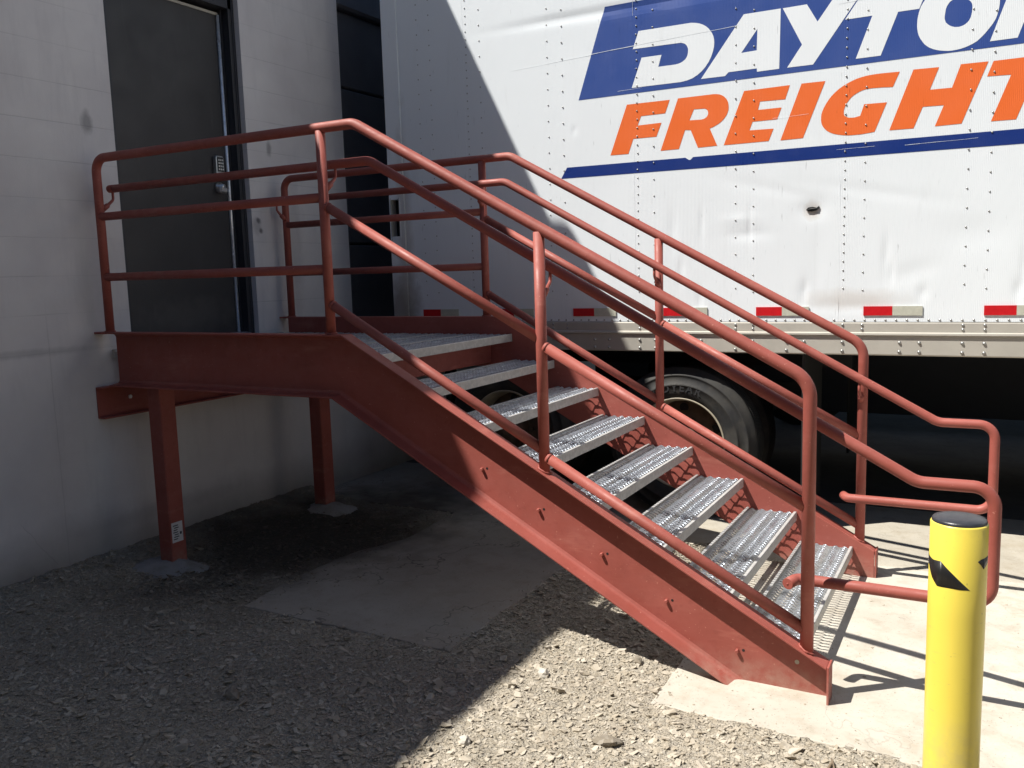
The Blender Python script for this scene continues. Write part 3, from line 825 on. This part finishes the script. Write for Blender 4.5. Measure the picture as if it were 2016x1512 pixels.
# torn hole in the skin
mb = MB(); hp_ = [(2.742, .671), (2.752, .684), (2.775, .687), (2.80, .681), (2.812, .690), (2.811, .676), (2.798, .665), (2.772, .660), (2.755, .663)]
mb.prism(hp_, 'y', TY-.0045, TY+.004, mi=0)
mb.prism([(2.744, .672), (2.775, .680), (2.805, .674), (2.775, .676)], 'y', TY-.009, TY-.005, mi=1)
mb.build('torn_hole', [BLACKM, RIVET], side)

def flat(name, polys, y, th, mat, parent, lab=None):
    """flat cut vinyl: 2-D polygons with holes, given real thickness, following the skin"""
    bm = bmesh.new()
    for outer, holes in polys:
        ed = []
        for loop in [outer]+holes:
            vs = [bm.verts.new((p[0], 0, p[1])) for p in loop]
            ed += [bm.edges.new((vs[i], vs[(i+1) % len(vs)])) for i in range(len(vs))]
        bmesh.ops.triangle_fill(bm, edges=ed, use_beauty=True, use_dissolve=False)
    # cut on a grid so that it drapes over the dents
    for ax, lo, hi in ((0, 1.1, 4.3), (2, .9, 2.05)):
        t = lo
        while t < hi:
            no = (1, 0, 0) if ax == 0 else (0, 0, 1); c = (t, 0, 0) if ax == 0 else (0, 0, t)
            bmesh.ops.bisect_plane(bm, geom=bm.verts[:]+bm.edges[:]+bm.faces[:], plane_co=c, plane_no=no); t += .025
    bmesh.ops.recalc_face_normals(bm, faces=bm.faces)
    for v in bm.verts: v.co.y = skin(v.co.x, v.co.z)-y
    for f in bm.faces:
        if f.normal.y > 0: f.normal_flip()
        f.smooth = False
    me = bpy.data.meshes.new(name); bm.to_mesh(me); bm.free(); me.materials.append(mat)
    o = bpy.data.objects.new(name, me); COL.objects.link(o); set_parent(o, parent)
    if lab: o['label'] = lab
    return o
LOGO_WHITE=[([(1.742,1.805),(2.07,1.802),(2.098,1.797),(2.122,1.79),(2.143,1.78),(2.161,1.768),(2.176,1.754),(2.188,1.738),(2.198,1.722),(2.205,1.705),(2.209,1.687),(2.21,1.668),(2.208,1.644),(2.201,1.617),(2.191,1.591),(2.177,1.565),(2.158,1.54),(2.136,1.518),(2.109,1.499),(2.079,1.484),(2.044,1.475),(2.006,1.471),(1.694,1.475),(1.76,1.646),(1.887,1.645),(1.866,1.578),(1.957,1.577),(1.975,1.577),(1.99,1.579),(2.004,1.582),(2.017,1.587),(2.027,1.593),(2.036,1.6),(2.043,1.609),(2.048,1.62),(2.051,1.632),(2.052,1.646),(2.052,1.655),(2.05,1.663),(2.047,1.67),(2.043,1.677),(2.038,1.683),(2.032,1.688),(2.024,1.692),(2.016,1.695),(2.007,1.697),(1.997,1.698),(1.704,1.704)],[]),([(2.382,1.8),(2.59,1.798),(2.584,1.471),(2.459,1.471),(2.458,1.49),(2.294,1.49),(2.274,1.471),(2.13,1.473)],[[(2.46,1.707),(2.457,1.59),(2.368,1.588)]]),([(2.601,1.797),(2.732,1.797),(2.79,1.696),(2.867,1.799),(3.008,1.798),(2.769,1.469),(2.628,1.471),(2.708,1.585)],[]),([(2.934,1.683),(3.073,1.682),(2.993,1.469),(3.119,1.468),(3.201,1.681),(3.303,1.68),(3.349,1.798),(3.017,1.8)],[]),([(3.329,1.719),(3.319,1.704),(3.311,1.69),(3.306,1.676),(3.302,1.661),(3.298,1.644),(3.296,1.626),(3.295,1.607),(3.295,1.59),(3.297,1.574),(3.3,1.557),(3.305,1.542),(3.312,1.527),(3.321,1.513),(3.331,1.498),(3.343,1.486),(3.357,1.475),(3.373,1.466),(3.39,1.459),(3.409,1.453),(3.428,1.449),(3.446,1.446),(3.464,1.445),(3.483,1.446),(3.502,1.448),(3.521,1.452),(3.541,1.458),(3.56,1.466),(3.579,1.476),(3.597,1.492),(3.615,1.51),(3.631,1.53),(3.645,1.548),(3.654,1.563),(3.661,1.576),(3.665,1.59),(3.669,1.605),(3.672,1.621),(3.674,1.638),(3.675,1.656),(3.675,1.672),(3.673,1.688),(3.67,1.704),(3.665,1.718),(3.658,1.733),(3.65,1.747),(3.641,1.76),(3.629,1.773),(3.616,1.784),(3.601,1.793),(3.585,1.801),(3.567,1.806),(3.549,1.811),(3.531,1.814),(3.513,1.816),(3.495,1.816),(3.477,1.815),(3.457,1.812),(3.437,1.807),(3.417,1.8),(3.398,1.79),(3.379,1.775),(3.36,1.756),(3.343,1.737)],[[(3.425,1.61),(3.428,1.599),(3.431,1.591),(3.436,1.585),(3.442,1.579),(3.449,1.573),(3.457,1.568),(3.466,1.564),(3.474,1.561),(3.484,1.56),(3.494,1.559),(3.504,1.561),(3.514,1.564),(3.522,1.568),(3.531,1.575),(3.538,1.583),(3.544,1.594),(3.548,1.607),(3.551,1.624),(3.552,1.641),(3.552,1.654),(3.55,1.664),(3.546,1.672),(3.541,1.679),(3.535,1.685),(3.528,1.691),(3.521,1.696),(3.512,1.7),(3.503,1.702),(3.494,1.704),(3.484,1.705),(3.474,1.704),(3.464,1.701),(3.456,1.696),(3.447,1.69),(3.44,1.681),(3.434,1.671),(3.429,1.657),(3.427,1.64),(3.425,1.624)]]),([(3.637,1.466),(3.76,1.466),(3.816,1.63),(3.901,1.469),(3.994,1.471),(4.119,1.814),(4.006,1.813),(3.95,1.655),(3.87,1.808),(3.752,1.801)],[])]
LOGO_ORANGE=[([(1.66,1.379),(1.936,1.376),(1.907,1.3),(1.752,1.3),(1.729,1.246),(1.883,1.247),(1.85,1.167),(1.7,1.169),(1.666,1.08),(1.545,1.082)],[]),([(1.988,1.378),(2.206,1.377),(2.223,1.375),(2.238,1.372),(2.251,1.367),(2.263,1.36),(2.272,1.352),(2.281,1.342),(2.287,1.332),(2.292,1.32),(2.294,1.307),(2.295,1.294),(2.294,1.277),(2.289,1.261),(2.282,1.247),(2.272,1.234),(2.261,1.222),(2.247,1.211),(2.233,1.202),(2.216,1.194),(2.2,1.187),(2.182,1.182),(2.227,1.078),(2.11,1.077),(2.066,1.184),(2.031,1.188),(1.992,1.08),(1.876,1.08)],[[(2.086,1.303),(2.145,1.301),(2.155,1.299),(2.163,1.294),(2.169,1.287),(2.172,1.279),(2.173,1.27),(2.17,1.261),(2.165,1.252),(2.157,1.246),(2.146,1.241),(2.131,1.239),(2.058,1.242)]]),([(2.385,1.373),(2.644,1.374),(2.619,1.299),(2.477,1.303),(2.466,1.257),(2.599,1.256),(2.575,1.193),(2.435,1.194),(2.417,1.147),(2.555,1.143),(2.528,1.076),(2.266,1.077)],[]),([(2.708,1.374),(2.836,1.372),(2.719,1.074),(2.594,1.073)],[]),([(3.216,1.372),(3.193,1.373),(3.159,1.374),(3.127,1.375),(3.099,1.375),(3.072,1.374),(3.047,1.372),(3.023,1.368),(3.0,1.363),(2.977,1.355),(2.953,1.345),(2.929,1.333),(2.907,1.319),(2.887,1.303),(2.869,1.286),(2.854,1.267),(2.841,1.248),(2.83,1.228),(2.822,1.21),(2.817,1.192),(2.816,1.176),(2.816,1.161),(2.818,1.147),(2.822,1.134),(2.829,1.122),(2.838,1.111),(2.849,1.1),(2.863,1.091),(2.879,1.083),(2.897,1.077),(2.917,1.072),(2.938,1.068),(2.961,1.065),(2.982,1.064),(3.003,1.064),(3.022,1.064),(3.041,1.065),(3.062,1.067),(3.083,1.069),(3.097,1.071),(3.156,1.22),(3.041,1.223),(3.021,1.163),(3.013,1.162),(3.003,1.16),(2.993,1.158),(2.982,1.158),(2.972,1.159),(2.963,1.16),(2.955,1.163),(2.948,1.167),(2.942,1.172),(2.938,1.178),(2.936,1.185),(2.936,1.194),(2.937,1.204),(2.94,1.215),(2.944,1.226),(2.95,1.238),(2.958,1.249),(2.967,1.26),(2.977,1.27),(2.989,1.279),(3.002,1.286),(3.016,1.293),(3.031,1.298),(3.048,1.302),(3.066,1.303),(3.084,1.303),(3.106,1.302),(3.133,1.301),(3.163,1.298),(3.184,1.297)],[]),([(3.283,1.374),(3.406,1.37),(3.365,1.26),(3.47,1.258),(3.508,1.371),(3.634,1.368),(3.52,1.07),(3.394,1.069),(3.434,1.173),(3.333,1.176),(3.291,1.069),(3.171,1.071)],[]),([(3.657,1.367),(3.984,1.366),(3.951,1.281),(3.848,1.285),(3.768,1.065),(3.655,1.067),(3.738,1.289),(3.63,1.294)],[])]
LOGO_BLUE=[([(1.522,1.983),(4.181,1.98),(4.096,1.434),(1.333,1.443)],[])]
LOGO_STRIPE=[([(1.242,1.031),(2.032,1.025),(2.054,1.01),(2.064,1.01),(2.08,1.025),(4.177,1.014),(4.14,0.938),(1.198,0.963)],[])]

flat('logo_panel', LOGO_BLUE, .0009, 0, BLUE, trl, 'blue slanted logo panel')
flat('white_lettering', LOGO_WHITE, .0017, 0, LOGOW, trl, 'white italic lettering DAYTON on the blue panel')
flat('orange_lettering', LOGO_ORANGE, .0010, 0, ORANGE, trl, 'orange italic lettering FREIGHT')
flat('stripe', LOGO_STRIPE, .0010, 0, NAVY, trl, 'dark blue stripe under the lettering')
# scratches across the logo
for (xa, za, xc, zc, th_) in ((1.12, 1.702, 2.35, 1.745, .0016), (.85, 1.69, 1.12, 1.702, .0010), (2.9, 1.77, 3.2, 1.775, .0012), (1.6, 1.465, 1.76, 1.468, .0007), (2.55, 1.20, 2.75, 1.205, .0008), (3.25, .985, 3.6, .99, .0009), (2.9, .992, 3.1, .995, .0007)):
    mb = MB(); n_ = 14; pp = []
    for k in range(n_+1):
        x_ = xa+(xc-xa)*k/n_; pp.append((x_, za+(zc-za)*k/n_+.003*noise.noise(Vector((x_*5, za, 0)))))
    for k in range(n_):
        a, b = pp[k], pp[k+1]; t_ = th_*(.5+.8*abs(noise.noise(Vector((a[0]*9, za, 3)))))
        ya, yb = skin(*a)-.0024, skin(*b)-.0024
        mb.add([(a[0], ya, a[1]-t_), (b[0], yb, b[1]-t_), (b[0], yb, b[1]+t_), (a[0], ya, a[1]+t_)], [(0, 1, 2, 3)])
    mb.build('scratch_mark', LOGOW, trl, fixn=False)

# reflective tape: red half and silver half
for k in range(0, 14):
    xs_ = .072+.5975*k
    o = MB().prism([(xs_, .068), (xs_+.15, .068), (xs_+.15, .119), (xs_, .119)], 'y', TY-.0065, TY-.0005)
    o = o.build('reflective_tape', TAPE_R, trl)
    m2 = MB().prism([(xs_+.1505, .068), (xs_+.302, .068), (xs_+.302, .119), (xs_+.1505, .119)], 'y', TY-.0065, TY-.0005)
    m2.build('silver_tape', TAPE_W, o)

# bottom rail: stepped aluminium extrusion with big rivets
mb = MB()
pr = [(TY-.004, .0285), (TY-.006, .024), (TY-.006, -.026), (TY-.017, -.031), (TY-.018, -.041), (TY-.006, -.046), (TY-.006, -.150), (TY-.0005, -.157), (TY+.05, -.157), (TY+.05, .0285)]
mb.prism([(a, b) for a, b in pr], 'x', TRX0+.06, TRX1)
def stud(x, z, r, h): dome(mb, x, TY-.0058, z, r, h, 1)
for k in range(-1, 8):
    for cx in (.508+.6105*k, .612+.6105*k):
        stud(cx, .015, .0085, .007); stud(cx, -.010, .0085, .007); stud(cx, -.083, .0100, .0100); stud(cx, -.134, .0100, .0100)
    for cx in (.508+.6105*k+.30, .508+.6105*k+.40): stud(cx, -.083, .010, .010); stud(cx, -.134, .010, .010)
mb.build('bottom_rail', [ALU, RIVET], trl)
# rear corner post with door hold-back recess
mb = MB()
mb.box(TRX0, -.056, TY-.012, TY+.09, -.10, .652); mb.box(TRX0, -.056, TY-.012, TY+.09, .915, TZ1)
mb.box(-.1, -.056, TY-.012, TY+.09, .652, .915); mb.box(TRX0, TRX0+.006, TY-.012, TY+.09, .652, .915)
mb.box(-.098, -.090, TY-.016, TY-.012, .64, .93, bev=.001)
mb.build('corner_post', WHITE, trl, bevel=.003)
mb = MB(); mb.box(TRX0+.006, -.1, TY+.05, TY+.06, .652, .915); mb.box(TRX0+.01, TRX0+.016, TY-.013, TY+.05, .60, .93, bev=.002, mi=1); mb.build('holdback_recess', [BLACKM, ALU], trl)
# rest of the box
mb = MB(); YB = TY+2.59
mb.box(TRX0, TRX1, YB-.03, YB, -.15, TZ1); mb.box(TRX0+.002, TRX1, TY+.012, YB-.03, TZ1-.03, TZ1+.01); mb.box(TRX1-.04, TRX1+.002, TY+.012, YB-.03, -.15, TZ1-.03)
mb.build('box_shell', WHITE, trl)
mb = MB(); mb.box(TRX0+.01, TRX1-.05, TY+.055, YB-.035, -.03, .0)
for k in range(36): x = TRX0+.2+.36*k; mb.box(x, x+.05, TY+.055, YB-.035, -.145, -.03)
mb.build('floor', BLACKM, trl)
mb = MB(); mb.box(TRX0-.06, TRX0-.004, TY+.0, YB, -.16, .02, bev=.01); mb.box(TRX0-.05, TRX0+.02, TY+.5, YB-.5, -.75, -.66, bev=.01)
for yy in (TY+.7, YB-.78): mb.box(TRX0-.04, TRX0+.02, yy, yy+.08, -.66, -.16)
mb.build('rear_bumper', BLACKM, trl)
mb = MB(); mb.box(TRX0-.035, TRX0-.003, TY+.03, YB-.03, .025, TZ1-.06, bev=.01); mb.build('rear_door', WHITE, trl)
# running gear
def one(name, *boxes, mat=BLACKM, bev=0.0):
    mb = MB()
    for b_ in boxes: mb.box(*b_, bev=bev)
    return mb.build(name, mat, trl)
for yy in (TY+.78, TY+1.72): one('slider_rail', (-.05, 2.9, yy, yy+.08, -.32, -.146))
for x in (.70, 1.965):
    mb = MB(); mb.tube([(x, TY+.30, -.745), (x, YB-.30, -.745)], .065, 14); mb.build('axle', BLACKM, trl)
    for yy in (TY+.70, TY+1.80):
        one('leaf_spring', (x-.45, x+.45, yy, yy+.08, -.62, -.56)); one('spring_hanger', (x-.06, x+.06, yy-.01, yy+.09, -.76, -.32))
for yy in (TY+.55, YB-.60):
    mb = MB(); mb.tube([(1.1, yy, -.52), (1.55, yy, -.52)], .12, 16); mb.build('air_tank', BLACKM, trl)
for yy in (TY+.35, YB-.5): one('landing_leg', (9.9, 10.1, yy, yy+.15, G+.02, -.146))
FLAP = mat_simple('black_mud_flap_rubber', (.014, .014, .014), .7, 0, .2, 10)
for yy in (TY+.05, YB-.66): one('mud_flap', (2.72, 2.735, yy, yy+.61, -1.13, -.15), mat=FLAP)

RT, ZW = .490, G+.484
def wheel(cx, y0, out):
    """dual wheel: outer tyre face at y0, axis along y; out = direction of the outside face"""
    s_ = -out
    def Y(t): return y0+s_*t
    def lathe(mb, prof, mi=None, n=72, smooth=True): mb.lathe([(r, s_*h) for r, h in prof], (cx, y0, ZW), 'y', n, mi, smooth)
    mb = MB()
    for off in (.0, .33):
        pr = [(.287, .030+off), (.300, .012+off), (.335, .001+off), (.372, .0-.001+off), (.374, -.003+off), (.384, -.003+off), (.386, .002+off), (.418, .006+off), (.434, .010+off), (.436, .007+off), (.446, .010+off), (.449, .016+off), (.470, .028+off), (.482, .042+off)]
        for g in range(4):
            a = .060+off+g*.042; pr += [(RT, a-.012 if g == 0 else a-.008), (RT, a+.022), (RT-.012, a+.024), (RT-.012, a+.030)]
        pr += [(RT, .222+off), (.480, .236+off), (.45, .255+off), (.38, .268+off), (.31, .26+off), (.287, .24+off)]
        lathe(mb, pr)
    t = mb.build('wheel', TYRE, trl)
    mb = MB()
    lathe(mb, [(.292, .028), (.296, .016), (.292, .012), (.285, .014), (.281, .022), (.277, .05), (.266, .085), (.262, .13), (.258, .20)])
    lathe(mb, [(.292, .30), (.28, .35), (.26, .42), (.255, .55)])
    mb.build('rim', RIM, t)
    mb = MB()
    lathe(mb, [(.259, .19), (.235, .178), (.20, .160), (.165, .150), (.155, .150), (.0, .150)], n=64)
    lathe(mb, [(.105, .150), (.098, .095), (.090, .080), (.075, .072), (.066, .050), (.04, .044), (.0, .044)], n=28)
    for k in range(10):
        a = 2*math.pi*k/10
        j = MB(); j.lathe([(0, -.03), (.014, -.03), (.014, 0), (0, 0)], (0, 0, 0), 'z', 6, smooth=False)
        mb.add([(cx+math.cos(a)*.143+x, Y(.150)+s_*z, ZW+math.sin(a)*.143+y) for x, y, z in j.v], j.f)
    for k in range(5):
        a = 2*math.pi*(k+.3)/5; j = MB(); j.lathe([(0, -.0), (.030, -.0), (.030, .002), (0, .002)], (0, 0, 0), 'z', 18, smooth=False)
        mb.add([(cx+math.cos(a)*.212+x, Y(.158)+s_*z, ZW+math.sin(a)*.212+y) for x, y, z in j.v], j.f, mi=1)
    mb.build('hub', [RUST, BLACKM], t)
    return t
w1 = wheel(1.965, TY+.045, -1); w2 = wheel(.70, TY+.045, -1)
# raised sidewall lettering on the arc
def tyre_text(word, cx, a_end, rad, size, parent):
    verts = []; faces = []
    ang = math.radians(a_end)
    for ch in reversed(word):
        cu = bpy.data.curves.new('t', 'FONT'); cu.body = ch; cu.size = size; cu.extrude = .0011; cu.resolution_u = 3; cu.offset = .0012
        cu.align_x = 'CENTER'
        ob = bpy.data.objects.new('t', cu); COL.objects.link(ob)
        dg = bpy.context.evaluated_depsgraph_get(); me = bpy.data.meshes.new_from_object(ob.evaluated_get(dg))
        wd = max(v.co.x for v in me.vertices)-min(v.co.x for v in me.vertices)
        ang += (wd/2)/rad
        b = len(verts); t = math.pi/2-ang
        for v in me.vertices:
            x, y = v.co.x, v.co.y+rad
            X_ = x*math.cos(t)+y*math.sin(t); Z_ = -x*math.sin(t)+y*math.cos(t)
            verts.append((cx+X_, TY+.0445-.0008-v.co.z, ZW+Z_))
        faces += [tuple(b+i for i in p.vertices) for p in me.polygons]
        ang += (wd/2+.009)/rad
        bpy.data.objects.remove(ob); bpy.data.curves.remove(cu); bpy.data.meshes.remove(me)
    mb = MB(); mb.add(verts, faces); mb.build('sidewall_lettering', TYREL, parent)
tyre_text('GOODYEAR', 1.965, 66, .338, .068, w1)

# second trailer, added beyond the first to keep the gap under it black
t2 = empty('semi_trailer', (7, 6.9, G), 'dark trailer added behind the white trailer to keep the gap beneath it black', 'trailer')
DK = mat_simple('dark_backdrop_paint', (.03, .03, .033), .6)
mb = MB(); mb.box(-.2, 13.5, 5.6, 8.2, -.16, 2.8, bev=.03); mb.build('box_shell', DK, t2)
mb = MB(); mb.box(-.1, 13.4, 5.64, 5.68, G+.16, -.162); mb.build('blocker_skirt', DK, t2)  # skirt added to hide the bright ground beyond
for cx in (.8, 2.05, 11.4):
    mb = MB(); mb.lathe([(.0, .05), (.1, .05), (.2, .1), (.28, .02), (.47, .02), (RT, .06), (RT, .24), (.45, .27), (.28, .25), (0, .25)], (cx, 5.65, ZW), 'y', 48); mb.build('wheel', TYRE, t2)
# building behind the yard, seen only past the trailers

# ================================================================== BOLLARD
BX, BY, BR, BT = 3.638, -.62, .0722, -.345
bol = empty('bollard', (BX, BY, G), 'yellow bollard with black cap and torn black tape beside the stair foot', 'bollard')
mb = MB(); mb.lathe([(BR+.0005, G-.05), (BR, -.9), (BR+.0007, -.6), (BR, BT-.004), (BR-.002, BT), (0, BT)], (BX, BY, 0), 'z', 64)
body = mb.build('post', YELLOW, bol)
mb = MB(); mb.lathe([(BR-.0035, BT+.0005), (BR-.0035, BT+.006), (BR-.007, BT+.010), (BR*.6, BT+.0145), (0, BT+.016)], (BX, BY, 0), 'z', 64)
mb.build('cap', CAPB, bol)
def patch(poly, mat, name, n=14):
    """tape piece wrapped on the cylinder: poly in (degrees, z)"""
    bm = bmesh.new(); vs = [bm.verts.new((a/100, z, 0)) for a, z in poly]; bm.faces.new(vs)
    t = .5
    while t < 4.2:
        bmesh.ops.bisect_plane(bm, geom=bm.verts[:]+bm.edges[:]+bm.faces[:], plane_co=(t, 0, 0), plane_no=(1, 0, 0)); t += .05
    for v in bm.verts:
        a = math.radians(v.co.x*100); z = v.co.y; r_ = BR+.0010+.0003*math.sin(a*9+z*80)
        v.co = Vector((BX+r_*math.cos(a), BY+r_*math.sin(a), z))
    for f in bm.faces: f.smooth = True
    bmesh.ops.recalc_face_normals(bm, faces=bm.faces)
    for f in bm.faces:
        c = f.calc_center_median()
        if f.normal.dot(Vector((c.x-BX, c.y-BY, 0))) < 0: f.normal_flip()
    me = bpy.data.meshes.new(name); bm.to_mesh(me); bm.free(); me.materials.append(mat)
    o = bpy.data.objects.new(name, me); COL.objects.link(o); set_parent(o, bol)
    m = o.modifiers.new('thick', 'SOLIDIFY'); m.thickness = .0008; m.offset = -1
patch([(120, -.43), (185, -.442), (215, -.449), (237, -.446), (262, -.474), (297, -.517), (267, -.515), (229, -.518), (213, -.500), (196, -.470), (150, -.47)], TAPEB, 'tape_strip')
patch([(312, -.438), (322, -.433), (350, -.430), (350, -.450), (330, -.462), (322, -.450)], TAPEB, 'tape_strip')

# ================================================================== LOOSE ROCKS AND A STICK
def rock(x, y, r, sx, sy, sz, seed, label, mat=STONE, group=None):
    bm = bmesh.new(); bmesh.ops.create_icosphere(bm, subdivisions=2, radius=1)
    for v in bm.verts:
        d = 1+.42*noise.noise(v.co*1.4+Vector((seed, 0, 0)))+.14*noise.noise(v.co*4+Vector((seed, 3, 0)))
        v.co = Vector((round(v.co.x*3)/3*.35+v.co.x*.65, v.co.y, v.co.z))*d
        v.co = Vector((v.co.x*sx*r, v.co.y*sy*r, v.co.z*sz*r))
    bmesh.ops.rotate(bm, verts=bm.verts, cent=(0, 0, 0), matrix=Matrix.Rotation(seed*1.7, 3, 'Z'))
    me = bpy.data.meshes.new('rock'); bm.to_mesh(me); bm.free(); me.materials.append(mat)
    o = bpy.data.objects.new('rock', me); COL.objects.link(o); o.location = (x, y, G+r*sz*.45); tag(o, label, 'rock', group)
ROCKW = mat_simple('pale_rock', (.50, .46, .40), .9, 0, .2, 20)
rock(2.155, -.86, .020, 1.1, .9, .9, 1.3, 'small pale rock on the edge of the building shadow near the bottom of the photo', ROCKW)
rock(2.60, -.655, .032, 1.5, .9, .6, 2.1, 'flat lump of stone on the sunlit gravel in the foreground', STONE)
rock(2.171, -.288, .022, 1.2, .9, .8, 3.3, 'pale chip of stone on the sunlit gravel below the stringer', ROCKW)
rock(2.47, -.02, .020, 1.2, .9, .8, 4.9, 'stone at the edge of the stringer shadow on the gravel', STONE)
rock(1.16, -.97, .030, 1.3, 1, .7, 5.2, 'rounded stone in the shade at the bottom left', STONE)
rock(2.36, .92, .045, 1.4, .9, .7, 6.4, 'pale rock showing under the lower treads', ROCKW)
mb = MB(); P_ = [(3.290, -.445, G+.012), (3.300, -.475, G+.020), (3.292, -.505, G+.012), (3.288, -.54, G+.010), (3.278, -.58, G+.014), (3.27, -.62, G+.02)]
mb.tube(P_, [.002, .004, .0055, .005, .006, .004], 7); mb.tube([(3.300, -.475, G+.02), (3.312, -.52, G+.018), (3.306, -.56, G+.01)], [.003, .0035, .002], 6)
st_ = mb.build('stick', mat_simple('dry_wood', (.20, .15, .10), .85, 0, .3, 60)); tag(st_, 'dry forked stick on the gravel at the bottom edge', 'stick')

# ------------------------------------------------------------------ render settings
SC.render.engine = 'CYCLES'
try:
    SC.cycles.max_bounces = 8; SC.cycles.diffuse_bounces = 4; SC.cycles.glossy_bounces = 3
except Exception: pass
